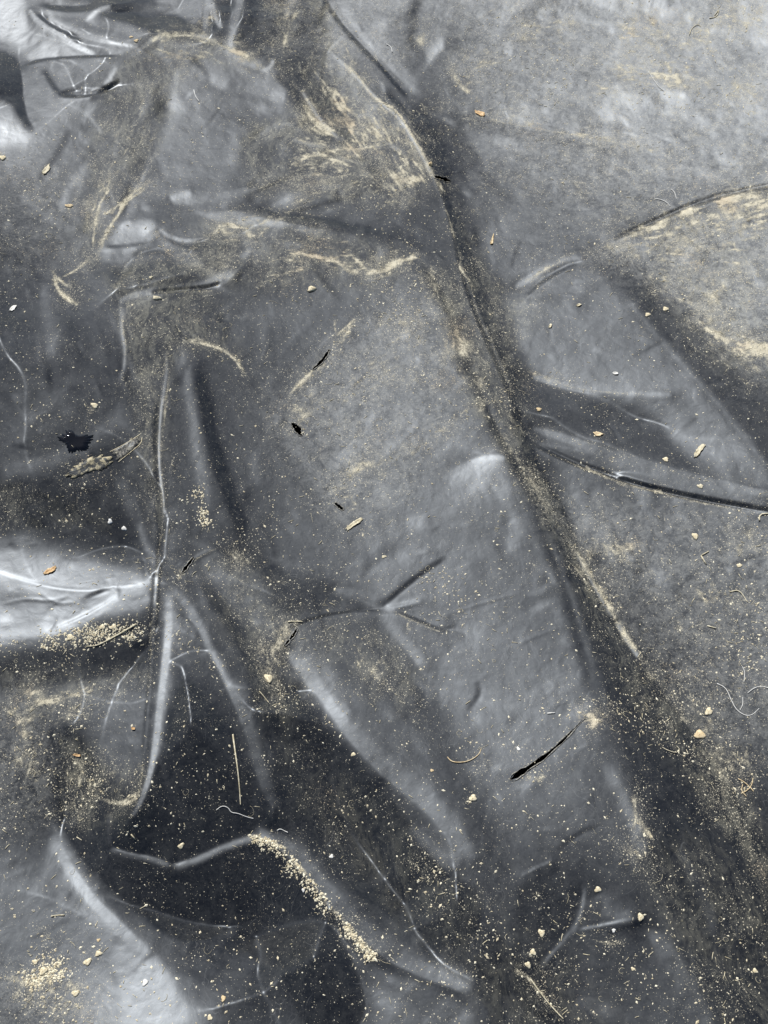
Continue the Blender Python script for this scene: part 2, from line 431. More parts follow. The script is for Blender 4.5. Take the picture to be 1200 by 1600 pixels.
# brown silt film
DP(MUD,.8,12,'190,90 230,65 330,55 430,105 290,95 272,140 258,200 240,250 160,290 150,420 120,430 130,300 150,170')
DP(MUD,.8,10,'385,195 450,180 470,150 520,60 430,-60 500,-60 560,120 640,200 680,300 600,330 470,300 400,310 372,260')
DP(MUD,.6,12,'300,350 420,330 600,380 660,410 600,460 480,450 360,450 260,440')
DP(MUD,.7,10,'165,430 240,400 320,430 385,560 350,540 260,545 255,800 248,860 215,700 205,600 190,500')
DP(MUD,.6,12,'660,410 700,420 735,480 790,600 860,780 920,880 1010,1040 1120,1150 1200,1300 1200,1400 1080,1220 960,1060 890,880 800,730 720,620 680,500')
DP(MUD,.6,20,'700,300 740,380 800,480 860,440 800,560 830,660 790,600 740,480')
DP(MUD,.6,25,'990,380 1200,310 1200,600 1100,560')
DP(MUD,.5,25,'330,860 420,880 460,980 480,1080 430,1150 400,1060 340,960')
DP(MUD,.5,25,'480,980 600,980 670,1090 600,1110')
DP(MUD,.28,25,'420,1150 560,1220 760,1420 1000,1600 800,1650 700,1500 500,1320')
DP(MUD,.4,25,'1000,1350 1100,1300 1250,1400 1250,1650 1150,1650')
DP(MUD,.6,15,'0,1040 110,1060 200,1040 240,1060 120,1110 30,1140')
DP(MUD,.5,10,'90,1150 230,1190 220,1240 170,1290 110,1310')
DP(MUD,.4,10,'-40,740 100,780 200,830 60,820 -40,830')
# clay
for v, wl, wr, s in [
 (.9,5,8,'215,78 250,55 300,52 330,60 380,90 425,110'),(.6,8,8,'320,45 335,20 350,-10'),(.6,10,10,'345,10 330,50'),(.6,5,5,'395,20 365,60 362,80'),
 (.7,6,6,'230,95 260,85 300,92 330,85'),(.45,26,30,'440,-20 445,60 440,120'),(.35,25,25,'480,0 500,90'),
 (.95,8,10,'448,128 470,150 495,190 530,215'),(.8,10,14,'500,120 525,150 540,185 560,215'),(.7,5,6,'490,242 530,232 575,232 608,220'),
 (.58,14,16,'560,200 600,215 625,240 640,275'),(1,7,7,'605,272 640,282 682,282'),(.6,6,8,'640,180 630,230 655,260 675,285'),
 (1,2.6,2.6,'517,80 535,98 560,118 580,150 595,160 610,166 625,180 640,205 655,230 670,258 684,290 700,330'),
 (.6,2.2,2.2,'700,330 712,380 735,455 765,530 790,590 815,650'),(.5,2,2,'640,400 680,440 715,500 760,600 800,680'),
 (.6,2,2,'555,185 570,175 590,163'),(.7,3,3,'655,160 668,170 672,180'),
 (.45,14,14,'400,290 470,260 560,250'),(.4,20,14,'380,350 430,330 500,300'),(.7,6,6,'490,240 460,255 440,260'),
 (1,2.5,3,'172,272 168,300 155,320 148,345 145,400'),(1,4,5,'246,278 225,290 205,303 185,335 168,360 158,385 148,412'),(.9,3,3,'158,335 175,330 200,310'),
 (1,6,5,'82,415 86,435 92,455 110,470 130,480'),(.9,4,4,'90,435 115,425 140,405'),(.6,12,12,'90,450 120,440'),
 (.9,6,6,'345,360 365,350 385,360 400,375'),(.8,5,5,'240,360 256,385 265,400'),(.9,5,5,'425,405 480,398 520,405 560,432 590,420'),(1,6,7,'545,400 580,428 600,420 625,408 665,398'),
 (.9,4,4,'330,368 350,352 368,352'),(.7,5,5,'395,448 440,425 480,420'),
 (1,4,6,'280,532 320,536 350,545 372,565 388,595'),(.6,3,3,'268,535 258,560 256,590'),
 (.6,2,2,'256,600 248,680 250,740 256,800 248,860 243,930 238,1000 230,1100'),(.5,2,3,'196,530 198,560 190,590'),
 (.8,7,9,'565,495 530,530 505,565 470,600 450,630'),(.7,14,14,'450,640 475,645 470,690'),(.4,10,10,'470,640 540,625 560,600'),
 (.6,10,10,'510,745 560,730 620,715 640,710'),(.45,8,8,'640,710 700,665 735,640'),(.8,10,8,'515,770 535,765 555,755'),(.6,5,5,'540,770 560,800 520,790'),
 (.4,20,20,'570,560 620,600'),(.35,30,30,'600,470 640,520 660,560'),
 (.65,14,14,'690,490 730,560 760,620'),(.95,9,9,'740,615 752,625 762,635'),(.7,6,8,'770,650 800,710 850,780'),(.5,12,12,'660,420 700,470'),
 (.7,6,6,'790,640 812,670 835,690'),(.5,5,5,'735,470 760,490 775,495'),
 (.95,6,4,'805,450 845,425 885,407'),(.6,8,8,'810,575 850,590 890,600'),(.5,2.5,2.5,'835,590 880,602 930,612 1010,616'),
 (.8,2.5,2,'820,690 900,728 980,758 1090,785 1200,805'),(.5,3,3,'830,665 950,700 1060,740 1200,772'),
 (.5,8,8,'895,680 910,700'),
 (1,12,4,'915,384 985,368 1060,336 1120,312 1220,294'),(.8,14,4,'915,388 960,380 1000,375'),(.7,40,4,'1010,370 1100,330 1240,300'),
 (1,11,11,'1112,450 1122,465 1118,480'),(1,8,8,'1100,508 1125,525 1145,540'),(1,14,14,'1140,540 1175,548 1220,545'),(.9,6,6,'1016,425 1028,432 1045,446'),(.6,25,25,'1060,450 1090,470 1130,490'),
 (.7,5,5,'730,178 760,182 800,192 860,205'),(.6,5,6,'860,205 940,218 1050,240'),(.8,6,6,'700,110 720,130 740,150'),(.8,8,8,'655,40 665,50 660,75'),
 (.7,12,12,'940,110 990,115 1060,125 1120,130'),(.8,5,5,'1020,90 1045,100 1050,120 1020,125'),(.5,30,30,'960,40 1050,60 1120,60'),(.5,40,30,'1100,20 1200,30'),(.45,25,25,'1120,150 1200,130'),
 (.6,8,8,'930,145 965,140'),(.6,10,10,'1090,60 1120,80'),(.45,20,20,'720,120 740,100 780,60'),(.35,30,30,'800,50 900,20'),
 (.8,3,6,'893,848 915,885 930,910'),(.7,4,10,'930,910 945,935 960,970'),(1,4,8,'960,968 975,990 995,1020 1008,1040'),(.7,4,6,'1008,1040 1018,1065'),
 (.5,16,24,'1040,1050 1075,1100 1100,1140 1160,1220'),(.8,6,6,'1060,1110 1075,1130'),(.9,5,6,'1085,1148 1105,1160'),(.4,30,30,'1090,1180 1150,1250'),(.8,7,7,'1095,1105 1110,1118'),
 (.5,14,14,'880,1120 960,1110'),(.9,9,9,'915,1115 935,1125 920,1140'),(.8,8,8,'815,1210 840,1220 850,1205'),(.5,12,12,'770,1150 820,1180'),
 (.6,12,12,'900,870 960,860 1000,850'),(.4,16,16,'1080,930 1160,945'),(.4,30,30,'1140,860 1200,840'),(.5,14,12,'1060,980 1110,1000'),
 (.85,7,9,'452,975 440,1000 425,1030'),(.7,5,5,'455,972 470,970'),(.4,18,18,'545,990 570,1030 600,1060'),(.6,8,8,'565,1025 580,1045 610,1085'),(.3,30,20,'480,990 560,990'),
 (.8,8,8,'418,1055 422,1065'),(.7,6,6,'400,905 430,910 450,912'),(.4,20,20,'350,860 400,890'),(.5,16,16,'400,1000 430,1060 440,1100'),
 (1,6,3,'372,1310 400,1302 430,1312 460,1340 500,1395'),(.8,8,3,'500,1395 530,1430 560,1470 590,1500'),
 (.7,12,12,'10,1120 30,1110 40,1160'),(.5,25,25,'20,1180 60,1210 80,1240'),(.6,10,10,'100,1120 130,1110 145,1120'),(.6,8,8,'30,1090 60,1085 100,1100'),
 (.85,5,6,'145,1240 170,1255 200,1255 222,1235'),(.6,10,8,'190,1230 220,1190'),(.8,6,6,'215,1190 222,1210'),(.45,22,22,'110,1180 140,1220 110,1290'),
 (1,12,9,'-20,1530 20,1525 40,1530 75,1540'),(.9,8,8,'65,1510 75,1530 85,1545'),(.9,7,7,'105,1540 120,1550 120,1560'),(.4,30,14,'0,1560 80,1560 140,1590'),
 (.8,5,5,'50,1455 70,1450 75,1470'),(.95,4,4,'130,1500 138,1504'),(.95,4,4,'150,1490 155,1488'),
 (.7,6,6,'992,1240 995,1280 1010,1300'),(.7,7,7,'1000,1290 1020,1310'),(.6,9,9,'980,1330 1010,1340'),(.5,8,8,'970,1320 1000,1350'),
 (.8,5,5,'835,1395 840,1400'),(.8,5,5,'845,1455 850,1462'),(.9,5,5,'828,1485 835,1495'),(.8,4,6,'800,1510 825,1530 850,1560 880,1590'),(.9,4,4,'995,1432 1005,1436'),
 (.6,5,5,'920,1460 950,1475 985,1470'),(.6,10,10,'1000,1480 1010,1500'),
 (.7,5,5,'735,1240 740,1250'),(.5,10,10,'740,1200 770,1190'),
 (.6,12,12,'755,570 770,600'),(.6,12,8,'270,900 285,895 300,880'),(.95,5,6,'275,905 283,903'),
 (.9,8,8,'140,735 160,722 172,725'),(.6,10,8,'105,742 130,735'),(1,6,6,'137,640 148,634'),(.6,2,2,'178,710 200,692 222,682'),(.6,2,2,'185,725 205,708 222,686'),
 (.7,10,6,'150,1080 90,1090 30,1110'),(.5,6,6,'560,1460 590,1500'),(.7,8,8,'1180,1350 1195,1370'),(.7,10,14,'1150,1180 1170,1200 1180,1230'),
 (.5,20,20,'470,120 500,100'),(.8,5,4,'0,240 8,250'),(.8,5,5,'68,270 78,262'),(.8,5,5,'105,325 112,318'),(.8,5,5,'50,240 52,246'),
 ]: D(DUST, v, wl, wr, s)
#grit: crumbs lying loose
for v, wl, wr, s in [
 (1,10,4,'385,1306 430,1318 480,1370 540,1440 590,1500'),(1,4,2,'540,1440 580,1490 610,1530'),
 (.8,14,14,'-20,1010 80,1000 160,990 240,985'),(.5,20,20,'0,1040 150,1030 240,1020'),(.7,10,10,'140,980 180,975'),
 (.9,18,18,'290,730 320,790 330,830 400,870'),(.7,25,20,'400,760 430,800 390,840'),(.6,30,30,'400,900 430,1000 450,1120'),
 (.6,30,30,'900,1090 1000,1120 1100,1180 1190,1280'),(.7,30,30,'980,1000 1060,1080 1150,1180'),(.5,40,40,'1100,900 1180,950 1150,1080'),
 (.6,20,20,'560,1040 620,1060'),(.6,40,40,'640,1340 720,1420 780,1500'),(.4,60,60,'300,1150 360,1280'),(.5,30,30,'260,960 320,1050 400,1100'),
 (.5,40,40,'30,1150 100,1280'),(.6,20,20,'150,1180 150,1280'),(.5,20,20,'150,880 240,870'),(.5,20,20,'140,800 200,840'),
 (.5,60,60,'580,230 660,560'),(.4,50,50,'540,560 700,640'),(.5,25,25,'740,560 860,780'),(.5,60,60,'980,100 1150,150'),(.4,60,60,'760,60 900,160'),
 (.5,40,30,'60,1450 100,1540'),(.4,40,40,'850,1400 950,1480'),(.5,20,20,'1120,480 1180,540'),(.4,30,30,'20,280 120,360'),
 (.5,40,40,'650,880 760,960'),(.4,50,50,'700,1120 800,1200'),(.5,16,16,'300,1310 400,1340')]: D(GRIT, v, wl, wr, s)
GRIT = np.maximum(GRIT, .10+.5*DUST)

# clay never lies in even bands: fray the drifts
_fx1 = fbm(NY, NX, 14, 4, 31)*5; _fy1 = fbm(NY, NX, 14, 4, 32)*5
def fray(A, lo, amp):
    J, I = np.mgrid[0:NY, 0:NX]
    i2 = np.clip(I+(_fx1/STEP).astype(int), 0, NX-1); j2 = np.clip(J+(_fy1/STEP).astype(int), 0, NY-1)
    return A[j2, i2]*np.clip(lo+amp*fbm(NY, NX, 16, 4, 33), .1, 1.25)
DUST = np.clip(fray(DUST, .85, .6), 0, 1); DUST = np.maximum(DUST*.85, .8*gblur(DUST, 7)+.25*gblur(DUST, 18))
MUD = fray(MUD, .85, .3)
_r = np.random.RandomState(77)
_den = np.clip(MUD*.75+gblur(DUST, 8)*1.1+FILM*.35, 0, .62)*np.clip(.5+.8*fbm(NY, NX, 60, 3, 34), 0, 1.5)
SMEAR = np.zeros((NY, NX))
_n = 0
while _n < 5600:
    x, y = _r.rand()*1300-50, _r.rand()*1700-50
    if _r.rand()*1.1 > _den[int((y-Y0)/STEP), int((x-X0)/STEP)]: continue
    L_ = 7+34*_r.rand()**2.2; q = [(x, y)]
    for _k in range(4):
        a_ = flow(q[-1][0], q[-1][1], _r); q.append((q[-1][0]+math.cos(a_)*L_/4, q[-1][1]+math.sin(a_)*L_/4))
    w_ = 1.2+1.5*_r.rand()**2
    top = 1.25 if y < 480 else 1.0  # stronger pale smears near the top, painted for dust flecks and glints alike
    D(SMEAR, min(1, top*(.34+.62*_r.rand()**1.5)), w_*.9, w_*.9, ' '.join('%.1f,%.1f' % t for t in q), .5); _n += 1
_n = 0
while _n < 1500:                                       # broader wiped patches on the pale film
    x, y = _r.rand()*1300-50, _r.rand()*1300-50
    if _r.rand()*.8 > FILM[int((y-Y0)/STEP), int((x-X0)/STEP)]: continue
    L_ = 8+22*_r.rand(); a_ = flow(x, y, _r)+_r.randn()*.4; w_ = 1.6+5.5*_r.rand()**2
    D(SMEAR, .30+.42*_r.rand(), w_, w_, '%.1f,%.1f %.1f,%.1f %.1f,%.1f' % (x, y, x+math.cos(a_)*L_/2, y+math.sin(a_)*L_/2, x+math.cos(a_+.4)*L_, y+math.sin(a_+.4)*L_), .4); _n += 1
DUST = np.clip(DUST+SMEAR*(.5+.5*np.clip(MUD+DUST+FILM, 0, 1))*(1-.6*DUST), 0, 1)
for v, wl, wr, s in [                                  # crisp lines of clay caught on the wrinkles
 (.95,1.8,1.8,'172,272 168,300 155,320 148,345 145,400'),(1,2.2,3,'246,278 225,290 205,303 185,335 168,360 158,385 150,412'),(.9,2,2,'235,285 222,300 200,312 182,345'),(.9,2,2,'155,338 172,330 200,310'),
 (1,4,3,'82,415 86,435 92,455 105,468 128,478'),(.9,2,2,'88,437 115,425 140,405 144,395'),(.9,3,3,'85,428 100,445 115,450'),(.8,2,2,'95,462 120,478'),
 (1,2.2,2.4,'517,80 535,98 560,118 580,150 595,160 610,166 625,180 640,205 655,230 670,258 684,290 690,310'),(.8,1.5,1.5,'690,310 705,350 714,390'),
 (.9,2,2,'215,78 250,58 300,55 335,64 380,90 420,108 424,98'),(.7,2,2,'235,98 260,88 300,94 330,86'),(.9,2,2,'492,242 530,233 575,233 605,222'),(.8,2,2,'455,215 490,226 520,222'),
 (1,2.5,3,'285,533 320,537 350,547 372,566 388,595'),(.8,1.5,1.5,'262,560 264,590 258,640 253,700'),(.7,1.2,1.2,'258,700 252,740 256,800 249,860'),(.8,1.5,1.5,'190,480 191,510 198,545 194,572'),
 (1,2,2.5,'448,628 456,612 480,588 505,562 515,548'),(.8,2,2,'525,495 522,515 530,525'),(.9,2.5,2.5,'520,530 540,512 560,495'),
 (.9,2.5,2.5,'545,400 575,424 590,428 600,420 625,410 660,398'),(.8,2,2,'345,362 365,352 385,360 398,372'),
 (.9,1.8,1.8,'893,850 905,872 925,905 940,932 962,970'),(1,5,5,'966,975 982,1000 1000,1025'),(.9,2,2,'935,920 950,945 965,965'),(.8,1.5,1.5,'885,870 905,895 930,925'),
 (.8,1.5,1.5,'822,690 900,728 980,758 1090,785 1200,805'),(.7,1.5,1.5,'835,590 880,602 930,612 1010,616'),(.8,2,2,'810,445 850,422 885,405'),
 (.9,2.5,2.5,'990,1240 995,1275 988,1300'),(.7,1.5,1.5,'995,1260 1005,1290 1025,1315'),(.8,1.5,1.5,'905,1462 950,1476 985,1474'),(.9,3,3,'150,1240 168,1254 195,1258 215,1245 224,1232'),
 (.7,1.5,1.5,'225,1190 222,1215 215,1240'),(.8,1.8,1.8,'600,950 640,968 680,985 700,990'),(.9,2,2,'640,970 635,982 645,985'),(.8,1.2,1.2,'290,897 300,878 330,860 352,852'),
 (.9,2,2,'515,770 530,762 545,765'),(.8,1.4,1.4,'395,450 440,428 475,420'),(.8,1.4,1.4,'735,185 790,192 860,205 940,218 1040,240'),(.7,2,2,'1015,118 1060,120 1110,128'),(.7,2,2,'960,110 985,105 1000,112')]: D(DUST, v*.95, wl*1.35, wr*1.35, s, .25)
GRIT *= np.clip(.75+.9*fbm(NY, NX, 45, 4, 35), .05, 1.6)

for s_, f_ in (('88,1290 168,1320 265,1362 390,1320 430,1340 470,1400 560,1520 575,1600 460,1600 420,1400 300,1480 160,1380', .8), ('300,1000 440,1290 210,1290', .45)):
    sl, a = poly_mask(s_, 6); GRIT[sl] *= 1-f_*a

# ---------------------------------------------------------------- raster <-> ground
_c, _s, _t = math.cos(R(TILT)), math.sin(R(TILT)), math.tan(R(VFOV/2))
def to_raster(x, y, z=0.0):
    dz = z-CAM_H
    depth = y*_s-dz*_c; up = y*_c+dz*_s
    return 600+x/depth/_t*800, 800-up/depth/_t*800
def to_ground(px, py, z=0.0):
    a = (px-600)/800*_t; b = (800-py)/800*_t
    dx, dy, dz = a, b*_c+_s, b*_s-_c
    k = (z-CAM_H)/dz
    return dx*k, dy*k
def samp(A, px, py):
    fx = np.clip((px-X0)/STEP-.5, 0, NX-1.001); fy = np.clip((py-Y0)/STEP-.5, 0, NY-1.001)
    ix = fx.astype(int); iy = fy.astype(int); fx = fx-ix; fy = fy-iy
    return (A[iy, ix]*(1-fx)*(1-fy)+A[iy, ix+1]*fx*(1-fy)+A[iy+1, ix]*(1-fx)*fy+A[iy+1, ix+1]*fx*fy)

# broad relief of what lies under the sheet (metres)
RELIEF = np.zeros((NY, NX))
def H(v, wl, wr, s, taper=.25, w_end=None):
    sl, a = stroke_mask(s, wl, wr, taper, w_end)
    if a is not None: RELIEF[sl] += v*a
H(.040,120,90,'640,420 720,620 800,850 860,1080 930,1300 1000,1500',.3)
H(.022,70,60,'520,250 600,280 680,330')
H(-.014,30,40,'640,160 700,320 760,520 820,660 900,850 1000,1040 1120,1220',.1)
H(.026,34,60,'262,560 256,760 258,920 300,1050 340,1180',.2)
H(-.016,40,50,'330,600 380,760 430,900',.2)
H(.020,50,40,'440,1000 540,1150 660,1260 760,1370',.2)
H(-.014,50,50,'400,1080 480,1230 620,1380',.2)
H(-.045,70,80,'110,1150 150,1300 260,1420 400,1440 480,1480',.2)
H(.016,50,50,'40,1250 130,1400 260,1560',.2)
H(.018,40,45,'400,1305 500,1390 620,1500 760,1580',.2)
H(.020,60,40,'-20,930 120,930 240,940',.2)
H(-.012,50,50,'-20,1060 230,1040',.2)
H(.016,40,30,'180,450 330,430 480,400',.2)
H(.018,60,90,'860,440 960,520 1080,680 1220,800',.2)
H(.010,30,24,'820,670 1000,725 1220,780',.1)
H(.012,60,60,'920,380 1060,320 1240,270',.2)
H(.02,50,60,'40,60 120,90 230,90',.2)
RELIEF = gblur(RELIEF, 5)
H(.009,11,11,'264,905 264,975 257,1040 249,1110 244,1155 236,1205 219,1255 200,1290',.1,.7)
H(.006,12,12,'268,920 300,955 328,1015 358,1075 388,1145 410,1220 434,1285',.1)
H(.008,18,18,'444,1012 495,1080 540,1140 600,1205 680,1268 745,1352',.1,1.3)
H(.008,20,20,'72,1285 92,1328 130,1388 180,1442 232,1488',.1)
H(.008,16,16,'395,1302 440,1322 480,1368 540,1438 600,1496 650,1520 735,1552',.1)
H(.006,10,10,'172,1326 210,1340 266,1356 310,1342 350,1322 400,1306',.1)
H(.004,12,12,'-40,888 0,898 60,915 130,925 190,918 242,908',.1)

SPEC_F = .04
def shade(p, q, Vx, Vy, Vz):
    """grey the film sends back to the eye for surface slopes p, q: sun lobe + sky + faint diffuse"""
    n = np.sqrt(1+p*p+q*q); nx, ny, nz = -p/n, -q/n, 1/n
    nv = np.maximum(nx*Vx+ny*Vy+nz*Vz, .08); nl = np.maximum(nx*SUN[0]+ny*SUN[1]+nz*SUN[2], .0)
    hx, hy, hz = Vx+SUN[0], Vy+SUN[1], Vz+SUN[2]; hn = np.sqrt(hx*hx+hy*hy+hz*hz)
    nh = (nx*hx+ny*hy+nz*hz)/hn; vh = (Vx*hx+Vy*hy+Vz*hz)/hn
    a2 = ROUGH**4
    D_ = a2/(math.pi*(nh*nh*(a2-1)+1)**2)
    F = SPEC_F+(1-SPEC_F)*(1-vh)**5
    def lam(c): return (np.sqrt(1+a2*(1/(c*c)-1))-1)/2
    G = 1/(1+lam(nv)+lam(np.maximum(nl, .05)))
    Fs = SPEC_F+(1-SPEC_F)*(1-nv)**5
    rs = np.maximum(2*nv*nl-(Vx*SUN[0]+Vy*SUN[1]+Vz*SUN[2]), 0)      # mirrored sight line against the sun
    lin = K_SPEC*D_*F*G*SUN_E/(4*nv)*(nl > 0)+K_SKY*(.22+.42*rs**8)*Fs+K_DIF*nl*SUN_E/math.pi
    return np.clip(lin, 1e-4, 4)**(1/2.2)
K_SPEC, K_SKY, K_DIF = 1.0, .60, .013

BEND, TANG, PRI, SMAX, SMO, CALM = .0035, .10, .04, .62, 1.6, 24
def solve():
    hx0, hx1, hy0, hy1 = -1.0, 1.0, -.02, 2.32
    h = None
    for d, outer, inner in ((.02, 10, 40), (.01, 8, 50), (.005, 7, 60), (.0025, 5, 45)):
        nx = int(round((hx1-hx0)/d))+1; ny = int(round((hy1-hy0)/d))+1
        xs = hx0+np.arange(nx)*d; ys = hy0+np.arange(ny)*d
        Xn, Yn = np.meshgrid(xs, ys)
        if h is None:
            px, py = to_raster(Xn, Yn); h = samp(RELIEF, px, py); hr = h
        else:
            iy = np.linspace(0, h.shape[0]-1, ny); ix = np.linspace(0, h.shape[1]-1, nx)
            y0 = np.minimum(iy.astype(int), h.shape[0]-2); x0 = np.minimum(ix.astype(int), h.shape[1]-2)
            fy = (iy-y0)[:,None]; fx = (ix-x0)[None]
            up_ = lambda h: h[y0][:,x0]*(1-fy)*(1-fx)+h[y0][:,x0+1]*(1-fy)*fx+h[y0+1][:,x0]*fy*(1-fx)+h[y0+1][:,x0+1]*fy*fx
            h, hr = up_(h), up_(hr); h1 = samp(RELIEF, *to_raster(Xn, Yn, h)); h = h+(h1-hr); hr = h1
        def gp(a): return (a[1:,1:]+a[:-1,1:]-a[1:,:-1]-a[:-1,:-1])/(2*d)
        def gq(a): return (a[1:,1:]+a[1:,:-1]-a[:-1,1:]-a[:-1,:-1])/(2*d)
        def adj(P_, Q_):
            o = np.zeros((ny, nx)); P_ = P_/(2*d); Q_ = Q_/(2*d)
            o[1:,1:] += P_+Q_; o[:-1,1:] += P_-Q_; o[1:,:-1] += -P_+Q_; o[:-1,:-1] += -P_-Q_
            return o
        def lap(a):
            o = np.zeros_like(a)
            g = np.diff(a, axis=0); o[1:] += g; o[:-1] -= g
            g = np.diff(a, axis=1); o[:,1:] += g; o[:,:-1] -= g
            return o/d
        Xc, Yc = Xn[:-1,:-1]+d/2, Yn[:-1,:-1]+d/2
        for it in range(outer):
            hc = (h[1:,1:]+h[:-1,:-1]+h[1:,:-1]+h[:-1,1:])/4
            px, py = to_raster(Xc, Yc, hc)
            T = np.clip(samp(TONE_S[d], px, py)/255, .13, .90)
            Tb = samp(TONE_B, px, py)/255
            h0 = samp(RELIEF, *to_raster(Xn, Yn, h))
            p0, q0 = gp(h0), gq(h0)
            v = np.stack([-Xc, -Yc, CAM_H-hc]); v /= np.sqrt((v**2).sum(0))
            p, q = gp(h), gq(h)
            hv = v+SUN[:,None,None]; ph, qh = -hv[0]/hv[2], -hv[1]/hv[2]      # slopes that mirror the sun
            ps, qs = (gblur(p, SMO), gblur(q, SMO)) if it < outer-1 else (p, q)
            up, uq = ps-ph, qs-qh; rr = np.sqrt(up*up+uq*uq)+1e-6; up /= rr; uq /= rr
            lo = np.zeros_like(p); hi = np.full_like(p, SMAX)
            for _ in range(11):
                mid = (lo+hi)/2; br = shade(ph+up*mid, qh+uq*mid, *v) > T
                lo = np.where(br, mid, lo); hi = np.where(br, hi, mid)
            s_ = (lo+hi)/2
            tp, tq = ph+up*s_, qh+uq*s_
            gt = np.clip((T-Tb-.01)/.16, 0, 1); wb = 1+11*gt*gt*(3-2*gt)*np.clip((T-.36)/.3, 0, 1)
            wr = np.clip(1.3-s_*1.6, .25, 1)*wb; wt = TANG+.8*np.exp(-(s_/.13)**2)*wb
            Gy, Gx = np.gradient(T); cre = np.sqrt(Gy*Gy+Gx*Gx)
            bw = np.ones((ny, nx)); bw[:-1,:-1] += CALM*np.exp(-(cre/.012)**2)*(s_ > .22)
            def W(P_, Q_):
                rad = (P_*up+Q_*uq)*wr
                return rad*up+wt*P_, rad*uq+wt*Q_
            def A(x):
                P_, Q_ = gp(x), gq(x); a_, b_ = W(P_, Q_)
                return adj(a_+PRI*P_, b_+PRI*Q_)+BEND*lap(bw*lap(x))+2e-1*x
            dp_, dq_ = tp-p, tq-q
            a_, b_ = W(dp_, dq_)
            rhs = adj(a_+PRI*(p0-p), b_+PRI*(q0-q))-BEND*lap(bw*lap(h))-2e-1*(h-h0)
            x = np.zeros_like(h); res = rhs.copy(); dr = res.copy(); rs = (res*res).sum()
            for k in range(inner):
                Ad = A(dr); al = rs/((dr*Ad).sum()+1e-30); x += al*dr; res -= al*Ad
                r2 = (res*res).sum(); dr = res+r2/rs*dr; rs = r2
            h = h+x
        print('fit', d, 'residual', float(np.abs(T-shade(gp(h), gq(h), *v)).mean()*255), 'h', float(h.min()), float(h.max()), 'slope', float(np.percentile(np.hypot(gp(h), gq(h)), 99)))
    return hx0, hy0, .0025, h
TONE_S = {.02: gblur(TONE, 8), .01: gblur(TONE, 4), .005: gblur(TONE, 2), .0025: TONE}
TONE_B = gblur(TONE, 22)

hx0, hy0, HD, HGT = solve()
HNY, HNX = HGT.shape
_far = np.random.RandomState(11)
_FA = _far.rand(60, 60)*2-1
def far_relief(x, y):
    o = 0
    for s_, a_ in ((.55, .02), (.21, .008), (.08, .003)):
        fx = (x/s_+31.3) % 59; fy = (y/s_+17.7) % 59
        ix = fx.astype(int); iy = fy.astype(int); tx = fx-ix; ty = fy-iy
        tx = tx*tx*(3-2*tx); ty = ty*ty*(3-2*ty)
        g = lambda j, i: _FA[j % 60, i % 60]
        o = o+a_*((g(iy,ix)*(1-tx)+g(iy,ix+1)*tx)*(1-ty)+(g(iy+1,ix)*(1-tx)+g(iy+1,ix+1)*tx)*ty)
    return o
def height(x, y):
    x = np.asarray(x, float); y = np.asarray(y, float)
    fx = np.clip((x-hx0)/HD, 1, HNX-3.001); fy = np.clip((y-hy0)/HD, 1, HNY-3.001)
    ix = fx.astype(int); iy = fy.astype(int); tx = fx-ix; ty = fy-iy
    def cr(a, b, c, d, t): return b+.5*t*(c-a+t*(2*a-5*b+4*c-d+t*(3*(b-c)+d-a)))
    rows = [cr(HGT[iy+k, ix-1], HGT[iy+k, ix], HGT[iy+k, ix+1], HGT[iy+k, ix+2], tx) for k in (-1, 0, 1, 2)]
    z = cr(*rows, ty)
    out = np.maximum.reduce([hx0+.03-x, x-(hx0+HD*(HNX-1)-.03), hy0+.03-y, y-(hy0+HD*(HNY-1)-.03), 0*x])
    k = np.clip(out/.25, 0, 1); k = k*k*(3-2*k)
    return z*(1-k)+far_relief(x, y)*np.clip(out/.12, 0, 1)
FINE = np.zeros((NY, NX))
